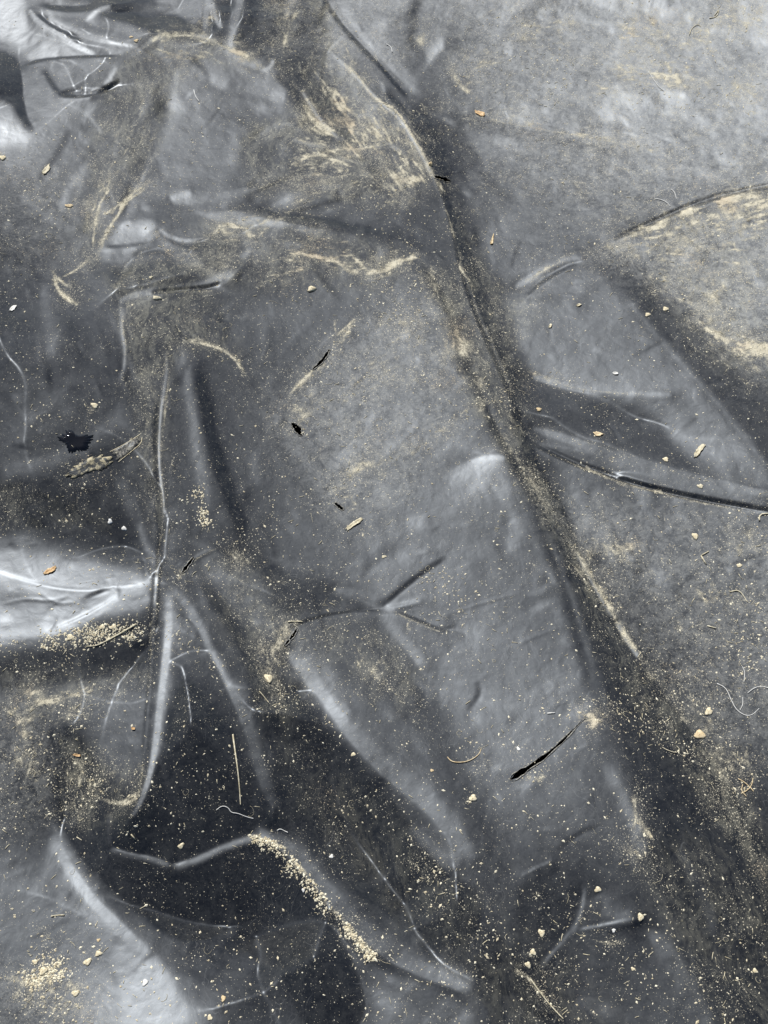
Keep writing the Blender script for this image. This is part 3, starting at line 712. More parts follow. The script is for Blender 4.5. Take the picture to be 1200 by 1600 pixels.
for d_, wl, wr, tp, s in [          # sharp pinches and grooves in the film, metres, half widths in raster px
 (-.007,2.6,2.2,.1,'960,373 1010,352 1060,328 1120,306 1230,284'),(-.006,2.6,2.4,.1,'820,687 900,724 980,752 1080,777 1230,803'),
 (-.005,2.2,2,.05,'500,-10 530,35 560,68 590,98 612,124 640,155'),
 (-.007,2.6,2.2,.1,'92,147 140,147 165,141 188,126'),(-.006,2.4,2,.1,'238,457 280,453 325,449 345,441'),(-.004,2.4,2.2,.1,'448,985 475,970 530,957 598,952'),
 (-.004,3,3,.1,'598,950 640,912 672,888 700,870'),(-.003,3,3,.1,'610,952 650,966 690,985 715,978'),(.0035,3,3,.1,'597,952 628,948 660,938'),
 (.003,2.5,2,.1,'46,14 60,35 80,48 115,70 150,85'),(.003,2.5,2.5,.1,'75,27 100,42 130,55 170,65 218,73'),(-.004,3,3,.1,'56,20 80,40 105,52 128,66'),
 (-.004,3,3,.1,'62,8 110,15 160,9 205,-4'),(-.003,2,2.4,.1,'36,104 60,94 110,89 190,87'),
 (.003,2.6,2.2,.1,'893,850 920,900 940,935 962,972 1000,1030'),(.003,2.4,2.4,.05,'518,82 550,110 595,160 625,180 655,230 680,280 705,350'),
 (.0028,3,2.4,.1,'-40,885 0,896 60,915 130,925 190,918 242,908'),(.003,2.6,2.4,.1,'70,990 100,978 130,965 175,940 186,925'),(-.004,3,2.4,.1,'132,936 155,926 185,915'),
 (.002,2,2,.1,'0,945 40,935 80,940 110,930'),(-.002,2,2,.1,'76,985 84,975 88,965'),(.002,2,2,.1,'60,925 90,945 120,940'),
 (.0025,2.2,2.2,.1,'258,550 262,570 256,620 250,660 248,720 255,760 256,800 249,860 243,950 238,1010 232,1100 226,1180'),(-.004,3,2,.1,'252,600 245,700 250,800 243,900 236,1000 229,1100'),
 (.003,2,2,.08,'168,1250 166,1300 172,1326 210,1336 240,1342 266,1355 300,1346'),(.0025,2.5,2.5,.1,'191,470 190,510 198,545 195,575 189,592'),
 (.002,2,2,.1,'905,1452 950,1445 1000,1434'),(-.003,3,2,.1,'950,1458 985,1447 1005,1440'),(.002,2,2,.1,'812,1372 835,1358 862,1347'),(-.002,2,2,.1,'862,1347 905,1370 912,1400 900,1450 880,1475'),
 (.002,2.5,2.5,.1,'832,588 880,602 930,612 1010,616 1050,616'),(.002,2.5,2,.1,'330,336 420,340 520,362 600,372'),(.002,2,2,.1,'248,358 270,372 300,376 330,370'),
 (.003,3,3,.1,'805,450 850,422 885,404 912,404'),(-.003,3,3,.1,'822,470 830,450 870,424 905,410'),(.0015,2,2,.1,'455,218 520,232 570,232 605,218'),
 (-.0025,4,4,.1,'745,1065 752,1085 730,1110'),(-.002,3,3,.1,'870,1330 910,1300 940,1290'),(-.002,3,3,.1,'990,555 1020,545 1040,530'),
 (.002,2.5,2.5,.1,'284,895 300,875 340,855'),(.0015,2,2,.1,'700,960 760,940 820,925'),(.0012,2,2,.1,'800,1010 860,985 900,975')]:
    big = d_ <= -.006
    sl_, a_ = stroke_mask(s, wl*1.25, wr*1.25, .25 if big else .5)
    FINE[sl_] += d_*a_*(.62 if big else .17)
_height0 = height
def height(x, y):
    z = _height0(x, y); px, py = to_raster(np.asarray(x, float), np.asarray(y, float), z)
    ok = (px > X0+8) & (px < X1-8) & (py > Y0+8) & (py < Y1-8) & (np.asarray(y) > -.6)
    return z+np.where(ok, samp(FINE, np.where(ok, px, 0), np.where(ok, py, 0)), 0)
def on_sheet(px, py):
    """ground point whose sheet height is met by the sight line over a raster point"""
    px = np.asarray(px, float); py = np.asarray(py, float); z = np.zeros_like(px)
    for _ in range(7):
        x, y = to_ground(px, py, z); z = z*.3+.7*height(x, y)
    return x, y, z

# ---------------------------------------------------------------- helpers
def mesh_np(name, V, F, mat, parent=None, smooth=True, link=True):
    """F: int array (n,3) or (n,4)"""
    me = bpy.data.meshes.new(name); V = np.asarray(V, np.float32); F = np.asarray(F, np.int32)
    me.vertices.add(len(V)); me.vertices.foreach_set('co', V.ravel())
    k = F.shape[1]; me.loops.add(F.size); me.loops.foreach_set('vertex_index', F.ravel())
    me.polygons.add(len(F)); me.polygons.foreach_set('loop_start', np.arange(0, F.size, k, dtype=np.int32))
    me.polygons.foreach_set('use_smooth', np.full(len(F), smooth))
    me.update(calc_edges=True); me.validate()
    if mat: me.materials.append(mat)
    o = bpy.data.objects.new(name, me); C.objects.link(o)
    if parent: o.parent = parent
    return o
def tag(o, label=None, cat=None, group=None, kind=None):
    for k, v in (('label', label), ('category', cat), ('group', group), ('kind', kind)):
        if v: o[k] = v
    return o

# ---------------------------------------------------------------- materials
class N:
    def __init__(s, name):
        s.m = bpy.data.materials.new(name); s.m.use_nodes = True; s.t = s.m.node_tree; s.t.nodes.clear()
        s.out = s.n('ShaderNodeOutputMaterial'); s.co = s.n('ShaderNodeTexCoord').outputs['Object']
    def n(s, t): return s.t.nodes.new(t)
    def l(s, a, b): s.t.links.new(a, b)
    def put(s, sock, v):
        if hasattr(v, 'is_output') or hasattr(v, 'links'): s.l(v, sock)
        else: sock.default_value = v
    def math(s, op, a, b=0.0, c=0.0, clamp=False):
        m = s.n('ShaderNodeMath'); m.operation = op; m.use_clamp = clamp
        for i, v in enumerate((a, b, c)): s.put(m.inputs[i], v)
        return m.outputs[0]
    def noise(s, scale, detail=2, rough=.5, dist=0.0, vec=None, out='Fac'):
        m = s.n('ShaderNodeTexNoise'); s.l(vec or s.co, m.inputs['Vector'])
        m.inputs['Scale'].default_value = scale; m.inputs['Detail'].default_value = detail
        m.inputs['Roughness'].default_value = rough; m.inputs['Distortion'].default_value = dist
        return m.outputs[out]
    def voro(s, scale, feat='F1', out='Distance', vec=None, rnd=1.0):
        m = s.n('ShaderNodeTexVoronoi'); m.feature = feat; s.l(vec or s.co, m.inputs['Vector'])
        m.inputs['Scale'].default_value = scale; m.inputs['Randomness'].default_value = rnd
        return m.outputs[out]
    def map(s, scale=(1,1,1), rot=(0,0,0), loc=(0,0,0), vec=None):
        m = s.n('ShaderNodeMapping'); s.l(vec or s.co, m.inputs[0])
        m.inputs['Scale'].default_value = scale; m.inputs['Rotation'].default_value = rot; m.inputs['Location'].default_value = loc
        return m.outputs[0]
    def rng(s, v, a, b, c=0.0, d=1.0, smooth=True):
        m = s.n('ShaderNodeMapRange'); m.interpolation_type = 'SMOOTHSTEP' if smooth else 'LINEAR'
        for i, x in enumerate((v, a, b, c, d)): s.put(m.inputs[i], x)
        return m.outputs[0]
    def mix(s, f, a, b):
        m = s.n('ShaderNodeMix'); m.data_type = 'RGBA'
        s.put(m.inputs[0], f); s.put(m.inputs[6], a); s.put(m.inputs[7], b); return m.outputs[2]
    def bump(s, h, dist, strength=1.0, nrm=None):
        m = s.n('ShaderNodeBump'); m.inputs['Distance'].default_value = dist; m.inputs['Strength'].default_value = strength
        s.l(h, m.inputs['Height'])
        if nrm: s.l(nrm, m.inputs['Normal'])
        return m.outputs[0]
    def bsdf(s, col, rough, nrm=None, spec=.5):
        b = s.n('ShaderNodeBsdfPrincipled'); b.inputs['Specular Tint'].default_value = (.85, .92, 1, 1); s.put(b.inputs['Base Color'], col); s.put(b.inputs['Roughness'], rough)
        s.put(b.inputs['Specular IOR Level'], spec)
        if nrm: s.l(nrm, b.inputs['Normal'])
        return b
    def attr(s, name):
        a = s.n('ShaderNodeAttribute'); a.attribute_name = name; return a

def film_material():
    k = N('black_film_with_clay_dust')
    at = k.attr('soil'); sp = k.n('ShaderNodeSeparateColor'); k.l(at.outputs['Color'], sp.inputs[0])
    dust, film, mud = sp.outputs[0], sp.outputs[1], sp.outputs[2]
    warp = k.n('ShaderNodeVectorMath'); warp.operation = 'MULTIPLY_ADD'
    wn = k.noise(9, 3, .55, out='Color'); k.l(wn, warp.inputs[0]); warp.inputs[1].default_value = (.10, .10, .10); k.l(k.co, warp.inputs[2])
    wv = warp.outputs[0]
    # clay drifts: threshold moves with the amount of clay
    n1 = k.noise(75, 8, .72, .6); n2 = k.noise(520, 3, .7, .5)
    streak = k.noise(150, 5, .65, .4, vec=k.map((1, .22, 1), (0, 0, R(28)), vec=wv))
    nn = k.math('ADD', k.math('MULTIPLY', n1, .34), k.math('ADD', k.math('MULTIPLY', n2, .42), k.math('MULTIPLY', streak, .24)))
    thr = k.math('SUBTRACT', .64, k.math('MULTIPLY', dust, .32))
    clay = k.rng(nn, thr, k.math('ADD', thr, .17))
    clay = k.math('MULTIPLY', clay, k.rng(dust, 0.0, .12))
    clay = k.math('MULTIPLY', clay, .85)
    # thin silt swirls
    sw = k.noise(45, 7, .72, .3, vec=k.map((1, .28, 1), (0, 0, R(-20)), vec=wv))
    sw2 = k.noise(210, 4, .7, .5, vec=k.map((1, .35, 1), (0, 0, R(24)), vec=wv))
    swirl = k.math('MULTIPLY', k.rng(k.math('ADD', k.math('MULTIPLY', sw, .6), k.math('MULTIPLY', sw2, .4)), .44, .62), mud)
    fl = k.noise(60, 7, .72, .8); fl2 = k.noise(330, 4, .75)
    filmf = k.math('MULTIPLY', k.rng(k.math('ADD', k.math('MULTIPLY', fl, .62), k.math('MULTIPLY', fl2, .38)), .40, .62), k.math('ADD', k.math('MULTIPLY', film, .62), .06))
    # tiny dust motes
    v1 = k.voro(430); v1c = k.voro(430, out='Color'); sc = k.n('ShaderNodeSeparateColor'); k.l(v1c, sc.inputs[0])
    dens = k.math('MULTIPLY', k.rng(k.noise(16, 4, .6), .38, .66, .25, 1.9), k.math('ADD', .03, k.math('ADD', k.math('MULTIPLY', dust, .5), k.math('ADD', k.math('MULTIPLY', film, .10), k.math('MULTIPLY', mud, .12)))))
    mote = k.math('MULTIPLY', k.math('LESS_THAN', sc.outputs[0], dens), k.rng(v1, .42, .22))
    v2 = k.voro(900); v2c = k.voro(900, out='Color'); sc2 = k.n('ShaderNodeSeparateColor'); k.l(v2c, sc2.inputs[0])
    mote2 = k.math('MULTIPLY', k.math('LESS_THAN', sc2.outputs[0], k.math('MULTIPLY', dens, 1.6)), k.rng(v2, .45, .2))
    mote = k.math('MAXIMUM', k.math('MULTIPLY', mote, .8), k.math('MULTIPLY', mote2, .55))
    # fine scratches and wiped streaks
    scr = k.voro(60, 'DISTANCE_TO_EDGE', vec=k.map((1, .13, 1), (0, 0, R(33)), vec=wv))
    scm = k.math('MULTIPLY', k.rng(scr, .010, .0), k.rng(k.noise(11, 2), .5, .62))
    scr2 = k.voro(75, 'DISTANCE_TO_EDGE', vec=k.map((1, .1, 1), (0, 0, R(-48)), loc=(3, 1, 0), vec=wv))
    scm = k.math('MAXIMUM', scm, k.math('MULTIPLY', k.rng(scr2, .008, .0), k.rng(k.noise(13, 2, vec=k.map(loc=(5, 5, 0))), .52, .64)))
    base = k.mix(filmf, (.0075, .0080, .0092, 1), (.30, .295, .265, 1))
    base = k.mix(k.math('MULTIPLY', swirl, .5), base, (.30, .285, .215, 1))
    base = k.mix(k.math('MULTIPLY', scm, .12), base, (.4, .4, .38, 1))
    rough = k.math('ADD', k.math('MULTIPLY', k.noise(18, 6, .7), .10), ROUGH-.05)
    rough = k.math('ADD', rough, k.math('MULTIPLY', filmf, .12))
    hgt = k.math('ADD', k.math('MULTIPLY', k.noise(55, 3, .42, .4), 1.0), k.math('MULTIPLY', scm, -.03))
    nb = k.bump(hgt, .00028, 1.0)
    nb = k.bump(k.noise(14, 2.5, .42, .8, vec=k.map((1, .5, 1), (0, 0, R(25)), vec=wv)), .0006, 1.0, nb)
    film_b = k.bsdf(base, rough, nb)
    clayn = k.bump(k.math('ADD', clay, k.math('MULTIPLY', k.noise(500, 4, .7), .5)), .0012, 1.0, nb)
    ccol = k.mix(k.noise(60, 4, .6), (.48, .42, .285, 1), (.74, .69, .54, 1))
    ccol = k.mix(k.rng(k.noise(9, 3, .5), .56, .68, 0, .25), ccol, (.50, .32, .17, 1))
    clay_b = k.bsdf(ccol, .95, clayn, .1)
    mx = k.n('ShaderNodeMixShader'); k.l(k.math('MAXIMUM', clay, mote), mx.inputs[0]); k.l(film_b.outputs[0], mx.inputs[1]); k.l(clay_b.outputs[0], mx.inputs[2])
    k.l(mx.outputs[0], k.out.inputs[0])
    return k.m
def crumb_material(name, c1, c2, rough=.9, spec=.2):
    k = N(name); oi = k.n('ShaderNodeObjectInfo')
    g = k.n('ShaderNodeNewGeometry')
    f = k.math('FRACT', k.math('ADD', g.outputs['Random Per Island'], k.math('MULTIPLY', k.noise(260, 3, .6), .6)))
    b = k.bsdf(k.mix(f, c1, c2), rough, k.bump(k.noise(900, 3, .6), .0004), spec); k.l(b.outputs[0], k.out.inputs[0]); return k.m
def plain_material(name, c1, c2, scale=200, rough=.85, spec=.3, stretch=(1,1,1), bump=.0004):
    k = N(name); n_ = k.noise(scale, 4, .65, .3, vec=k.map(stretch))
    b = k.bsdf(k.mix(k.rng(n_, .35, .65), c1, c2), rough, k.bump(n_, bump), spec); k.l(b.outputs[0], k.out.inputs[0]); return k.m

M_FILM = film_material()
M_GRIT = crumb_material('pale_clay_grit', (.50, .42, .27, 1), (.85, .79, .60, 1))
M_CLAY = plain_material('dried_clay', (.46, .38, .23, 1), (.78, .70, .50, 1), 420)
M_STRAW = plain_material('bleached_straw', (.42, .36, .22, 1), (.66, .60, .44, 1), 300, .6, .4)
M_BARK = plain_material('dark_straw', (.07, .055, .035, 1), (.22, .18, .11, 1), 300, .7, .3)
M_LEAF = plain_material('orange_leaf', (.42, .24, .09, 1), (.66, .46, .24, 1), 260, .6, .4)
M_TAN = plain_material('tan_husk', (.45, .33, .17, 1), (.68, .56, .36, 1), 260, .7, .3)
M_WHITE = plain_material('white_chip', (.60, .58, .52, 1), (.78, .77, .72, 1), 260, .7, .3)
M_SOIL = plain_material('dark_soil', (.012, .009, .006, 1), (.05, .038, .025, 1), 30, .95, .1, bump=.004)
M_TORN = plain_material('torn_film_edge', (.02, .02, .02, 1), (.26, .24, .19, 1), 300, .38, .5)

# ---------------------------------------------------------------- ground and the sheet
def holes():
    """tears: centre line on the raster, half width in raster px"""
    return [('515,546 510,555 500,568 488,578', 2.6, 'narrow'), ('456,661 464,669 471,681', 5.6, 'gash'),
            ('523,786 529,791 537,797', 3.0, 'nick'), ('465,982 457,995 445,1009', 2.4, 'slit'),
            ('797,1219 820,1203 842,1189 866,1170 890,1147 914,1121', 5.0, 'long'),
            ('679,276 690,279 704,283', 4.2, 'hole'), ('284,896 293,884 303,871', 2.6, 'ragged'),
            ('181,1208 184,1215', 1.0, '')][:7]
HOLES = []
for s, wdt, nm in holes():
    P_ = pts(s); P_ = smooth_line(P_) if len(P_) > 2 else P_
    x, y, z = on_sheet(P_[:,0], P_[:,1])
    sc_ = np.hypot(*(np.array(to_ground(P_[len(P_)//2,0]+1, P_[len(P_)//2,1]))-np.array(to_ground(P_[len(P_)//2,0], P_[len(P_)//2,1]))))
    HOLES.append((np.stack([x, y], 1), wdt*sc_))
def hole_w(t, wdt, k):
    base = np.sin(np.clip(t, 0, 1)*math.pi)**.6
    if k == 4: base = (1-np.clip(t, 0, 1))**.8*np.clip(t/.06, 0, 1)
    return wdt*(base*(1+.25*np.sin(t*23+k)+.15*np.sin(t*57+2*k)))
def axis(a, b, da, db, lo, hi):
    v = [a]
    while v[-1] < b: v.append(v[-1]+da+(db-da)*(v[-1]-a)/(b-a))
    up = [v[-1]]; s_ = db
    while up[-1] < hi: s_ *= 1.22; up.append(up[-1]+s_)
    dn = [v[0]]; s_ = da
    while dn[-1] > lo: s_ *= 1.22; dn.append(dn[-1]-s_)
    return np.array(dn[:0:-1]+v+up[1:])
xs = axis(-.88, .88, .0021, .0021, -5, 5)
ys = axis(.06, 2.24, .0017, .0030, -3, 9)
GX, GY = np.meshgrid(xs, ys); nxv, nyv = len(xs), len(ys)
dead = np.zeros((nyv-1, nxv-1), bool)
for k, (P_, wdt) in enumerate(HOLES):
    m = .02
    j0, j1 = np.searchsorted(ys, [P_[:,1].min()-m, P_[:,1].max()+m]); i0, i1 = np.searchsorted(xs, [P_[:,0].min()-m, P_[:,0].max()+m])
    X, Y = GX[j0:j1, i0:i1], GY[j0:j1, i0:i1]
    for _ in range(2):
        d, sdn, t = polydist(P_, X, Y); e = 1e-4
        dx = (polydist(P_, X+e, Y)[0]-d)/e; dy = (polydist(P_, X, Y+e)[0]-d)/e
        sdist = d-hole_w(t, wdt, k)
        mv = (np.abs(sdist) < .0014) & (t > .001) & (t < .999)
        X = np.where(mv, X-dx*sdist, X); Y = np.where(mv, Y-dy*sdist, Y)
    GX[j0:j1, i0:i1] = X; GY[j0:j1, i0:i1] = Y
    cx = (X[1:,1:]+X[:-1,1:]+X[1:,:-1]+X[:-1,:-1])/4; cy = (Y[1:,1:]+Y[:-1,1:]+Y[1:,:-1]+Y[:-1,:-1])/4
    d, _, t = polydist(P_, cx, cy)
    dead[j0:j1-1, i0:i1-1] |= (d < hole_w(t, wdt, k)-1e-5) & (t > .001) & (t < .999)
GZ = height(GX, GY)
idx = np.arange(nxv*nyv).reshape(nyv, nxv)
Fq = np.stack([idx[:-1,:-1], idx[:-1,1:], idx[1:,1:], idx[1:,:-1]], -1)[~dead]
root = bpy.data.objects.new('plastic_sheet', None); C.objects.link(root)
sheet = mesh_np('film', np.stack([GX, GY, GZ], -1).reshape(-1, 3), Fq, M_FILM, root)
tag(root, 'creased black plastic film sheet covered in pale clay dust and grit, filling the whole view', 'plastic sheet')
px, py = to_raster(GX, GY, GZ)
inside = np.clip(1-np.maximum.reduce([-px, px-1200, -py, py-1600, 0*px])/140, 0, 1)
inside *= (GY > -.3)
colr = np.ones((nyv*nxv, 4), np.float32)
for i, A_ in enumerate((DUST, FILM, MUD)):
    colr[:, i] = (samp(A_, px, py)*inside+(.25, .3, .3)[i]*(1-inside)*np.clip(.5+far_relief(GX*1.3, GY*1.3)*30, 0, 1)).ravel()
at = sheet.data.color_attributes.new('soil', 'FLOAT_COLOR', 'POINT'); at.data.foreach_set('color', colr.ravel())
ZMIN = float(GZ.min())
gr = mesh_np('ground', [(-40,-40,ZMIN-.03),(40,-40,ZMIN-.03),(40,40,ZMIN-.03),(-40,40,ZMIN-.03)], [(0,1,2,3)], M_SOIL)
tag(gr, kind='structure')

def ribbon(name, P3, half, mat, parent=None, nrm_up=True):
    P3 = np.asarray(P3, float); n = len(P3); T_ = np.gradient(P3, axis=0); T_ /= np.linalg.norm(T_, axis=1)[:,None]+1e-9
    return T_
def tube(P3, rad, sides=6, flat=1.0):
    P3 = np.asarray(P3, float); rad = np.broadcast_to(rad, len(P3))
    T_ = np.gradient(P3, axis=0); T_ /= np.linalg.norm(T_, axis=1)[:,None]+1e-9
    U = np.cross(T_, (0,0,1.)); U /= np.linalg.norm(U, axis=1)[:,None]+1e-9; W = np.cross(U, T_)
    V = []
    for k in range(sides):
        a = 2*math.pi*k/sides
        V.append(P3+rad[:,None]*(U*math.cos(a)+W*math.sin(a)*flat))
    V = np.stack(V, 1).reshape(-1, 3); F = []
    for i in range(len(P3)-1):
        for k in range(sides):
            F.append((i*sides+k, i*sides+(k+1) % sides, (i+1)*sides+(k+1) % sides, (i+1)*sides+k))
    c0 = len(V); V = np.vstack([V, P3[:1], P3[-1:]]); e = (len(P3)-1)*sides
    for k in range(sides):
        F.append((c0, (k+1) % sides, k, k)); F.append((c0+1, e+k, e+(k+1) % sides, e+(k+1) % sides))
    return V, F
def mesh_py(name, V, F, mat, parent=None, smooth=True):
    me = bpy.data.meshes.new(name); F = [tuple(dict.fromkeys(f)) for f in F]
    me.from_pydata([tuple(v) for v in V], [], F); me.update()
    me.polygons.foreach_set('use_smooth', [smooth]*len(me.polygons))
    me.materials.append(mat); o = bpy.data.objects.new(name, me); C.objects.link(o)
    if parent: o.parent = parent
    return o
# lips of the tears
for k, (P_, wdt) in enumerate(HOLES):
    T_ = np.gradient(P_, axis=0); T_ /= np.linalg.norm(T_, axis=1)[:,None]; Nn = np.stack([-T_[:,1], T_[:,0]], 1)
    t = np.linspace(0, 1, len(P_))
    for sgn in (-1, 1):
        a = P_+sgn*Nn*(hole_w(t, wdt, k)[:,None]+.0002)
        rr = .0009+.0005*np.sin(t*31+k+sgn)
        z = height(a[:,0], a[:,1])+.0006
        V, F = tube(np.c_[a, z], rr, 5, .6)
        mesh_py('torn_edge', V, F, M_TORN, root)

# ---------------------------------------------------------------- loose grit and chaff, too many to count
def sample_px(n, pw=1.0, seed=1, A=None):
    r = np.random.RandomState(seed); A = GRIT if A is None else A
    out = np.zeros((0, 2))
    while len(out) < n:
        q = r.rand(n*6, 2)*[1300, 1700]-[50, 50]
        keep = r.rand(len(q)) < samp(A, q[:,0], q[:,1])**pw
        out = np.vstack([out, q[keep]])
    return out[:n]
def slope(x, y):
    e = .002
    return (height(x+e, y)-height(x-e, y))/(2*e), (height(x, y+e)-height(x, y-e))/(2*e)
OCT_F = np.array([(0,2,4),(2,1,4),(1,3,4),(3,0,4),(2,0,5),(1,2,5),(3,1,5),(0,3,5)])
def crumbs(name, q, rmin, rmax, flat, elong, mat, label, cat, seed, pw=2.5):
    r = np.random.RandomState(seed); n = len(q)
    x, y, z = on_sheet(q[:,0], q[:,1]); sx, sy = slope(x, y)
    s_ = rmin+(rmax-rmin)*r.rand(n)**pw
    ang = r.rand(n)*math.pi*2; el = 1+(elong-1)*r.rand(n)**1.3
    V = np.zeros((n, 6, 3))
    base = np.array([(1,0,0),(-1,0,0),(0,1,0),(0,-1,0),(0,0,1),(0,0,-1)], float)
    V[:] = base[None]*(1+.5*(r.rand(n, 6, 1)-.5))+.35*(r.rand(n, 6, 3)-.5)
    V[:,:,0] *= (s_*el)[:,None]; V[:,:,1] *= s_[:,None]; V[:,:,2] *= (s_*flat)[:,None]
    ca, sa = np.cos(ang)[:,None], np.sin(ang)[:,None]
    vx = V[:,:,0]*ca-V[:,:,1]*sa; vy = V[:,:,0]*sa+V[:,:,1]*ca
    vz = V[:,:,2]+vx*sx[:,None]+vy*sy[:,None]+(s_*flat*.45)[:,None]
    P3 = np.stack([vx+x[:,None], vy+y[:,None], vz+z[:,None]], -1).reshape(-1, 3)
    F = (OCT_F[None]+6*np.arange(n)[:,None,None]).reshape(-1, 3)
    o = mesh_np(name, P3, F, mat, smooth=False); tag(o, label, cat, kind='stuff'); return o
q = np.vstack([sample_px(9000, 1.2, 1), sample_px(1200, 1, 2, np.full_like(GRIT, .5))])
crumbs('clay_grit', q, .0004, .0017, .6, 2.0, M_GRIT, 'fine pale crumbs of dried clay scattered loose over the whole black sheet', 'grit', 3, 3.2)
rq = np.zeros_like(GRIT)
for v, wl, wr, s in [(1,8,2,'388,1306 430,1314 462,1345'),(.45,12,3,'430,1316 480,1370 540,1440 590,1500'),(.6,5,3,'520,1430 545,1455'),(.6,4,3,'570,1490 580,1500'),(.5,12,12,'60,1005 160,990 230,985'),(.3,14,14,'300,760 330,830'),(.5,16,16,'100,1500 40,1540')]: D(rq, v, wl, wr, s)
rq *= np.clip(.75+.9*fbm(NY, NX, 12, 3, 66), .05, 1.5)
crumbs('coarse_grit', sample_px(1700, 1, 7, rq), .0006, .0019, .7, 1.8, M_GRIT, 'coarser pale crumbs gathered along the sharp fold at lower centre', 'grit', 9, 2.0)

def threads(name, n, lmin, lmax, rad, curl, mat, label, cat, seed, A=None, pts_n=6):
    r = np.random.RandomState(seed); q = sample_px(n, 1, seed, A); V_all = []; F_all = []; off = 0
    x0, y0, _ = on_sheet(q[:,0], q[:,1])
    for i in range(n):
        L = lmin+(lmax-lmin)*r.rand()**2.2; a = r.rand()*6.28; da = curl*(r.rand()-.5); pts_ = [(x0[i], y0[i])]
        for _ in range(pts_n-1):
            a += da+curl*.4*(r.rand()-.5); pts_.append((pts_[-1][0]+math.cos(a)*L/(pts_n-1), pts_[-1][1]+math.sin(a)*L/(pts_n-1)))
        p = np.array(pts_); rr = rad*(.6+.8*r.rand()); z = height(p[:,0], p[:,1])+rr*.7+.0006*np.abs(np.sin(np.arange(pts_n)*r.rand()*3))
        V, F = tube(np.c_[p, z], rr, 4, .7)
        V_all.append(V); F_all += [tuple(f_+off for f_ in f) for f in F]; off += len(V)
    o = mesh_py(name, np.vstack(V_all), F_all, mat, smooth=True); tag(o, label, cat, kind='stuff'); return o
threads('chaff', 1500, .003, .010, .00042, .5, M_STRAW, 'short chopped straw chaff strewn over the dusty film', 'chaff', 21, None, 3)
threads('root_hairs', 420, .006, .022, .00018, 2.0, M_STRAW, 'fine pale curled root hairs lying on the film', 'fibres', 22, np.maximum(GRIT, FILM*.8), 8)

# ---------------------------------------------------------------- single things
def to3(s, lift=0.0, n=2):
    P_ = pts(s); P_ = smooth_line(P_, n) if len(P_) > 2 else np.vstack([P_[0], P_.mean(0), P_[1]])
    x, y, z = on_sheet(P_[:,0], P_[:,1]); return np.c_[x, y, z+lift]
def grounded(o, P3):
    """put the object's origin at its base"""
    c = np.asarray(P3).mean(0); me = o.data
    co = np.empty(len(me.vertices)*3, np.float32); me.vertices.foreach_get('co', co); co = co.reshape(-1, 3)-c
    me.vertices.foreach_set('co', co.ravel()); o.location = c; me.update(); return o
def stem(name, s, r0, r1, mat, label, cat, group=None, flat=.8, n=2):
    P3 = to3(s, 0, n); rad = np.linspace(r0, r1, len(P3)); 
    k = np.random.RandomState(len(label)); rad = rad*(1+.15*(k.rand(len(P3))-.5)); P3[:,2] += rad*.6
    P3[:,2] += .0012*np.abs(np.sin(np.linspace(0, 3+k.rand()*4, len(P3))+k.rand()*3)); V, F = tube(P3, rad, 7, flat); o = grounded(mesh_py(name, V, F, mat), P3); return tag(o, label, cat, group)
def lump(name, x_, y_, rpx, mat, label, cat, group=None, elong=1.0, ang=0.0, flat=.4, seed=0, ring=False):
    rpx = rpx*.68
    k = np.random.RandomState(seed+int(x_*7+y_)); x, y, z = (float(v) for v in on_sheet(x_, y_))
    g0 = to_ground(x_, y_, z); g1 = to_ground(x_+1, y_, z); s_ = abs(g1[0]-g0[0])*rpx
    V = []; F = []; nu, nv = 12, 7
    ph = k.rand(6)*6.28
    for j in range(nv+1):
        v = math.pi*j/nv
        for i in range(nu):
            u = 2*math.pi*i/nu
            rr = 1+.14*math.sin(2*u+ph[0])+.19*math.sin(3*u+ph[1]+v)+.09*math.sin(5*u+2*v+ph[2])+.10*(k.rand()-.5)
            X = rr*math.sin(v)*math.cos(u)*elong; Y = rr*math.sin(v)*math.sin(u); Z = math.cos(v)*flat*(1+.2*(k.rand()-.5))
            if ring: Z -= .5*flat*math.exp(-((X/elong)**2+Y**2)/.18)*(1 if v < math.pi/2 else 0)
            ca, sa = math.cos(R(ang)), math.sin(R(ang)); V.append((s_*(X*ca-Y*sa), s_*(X*sa+Y*ca), s_*Z))
    for j in range(nv):
        for i in range(nu): F.append((j*nu+i, j*nu+(i+1) % nu, (j+1)*nu+(i+1) % nu, (j+1)*nu+i))
    sx, sy = (float(v) for v in slope(x, y))
    V = np.array(V); V[:,2] += V[:,0]*sx+V[:,1]*sy+s_*flat*.35
    V = V[:]; F = [f[::-1] for f in F]
    o = mesh_py(name, V, F, mat); o.location = (x, y, z); return tag(o, label, cat, group)
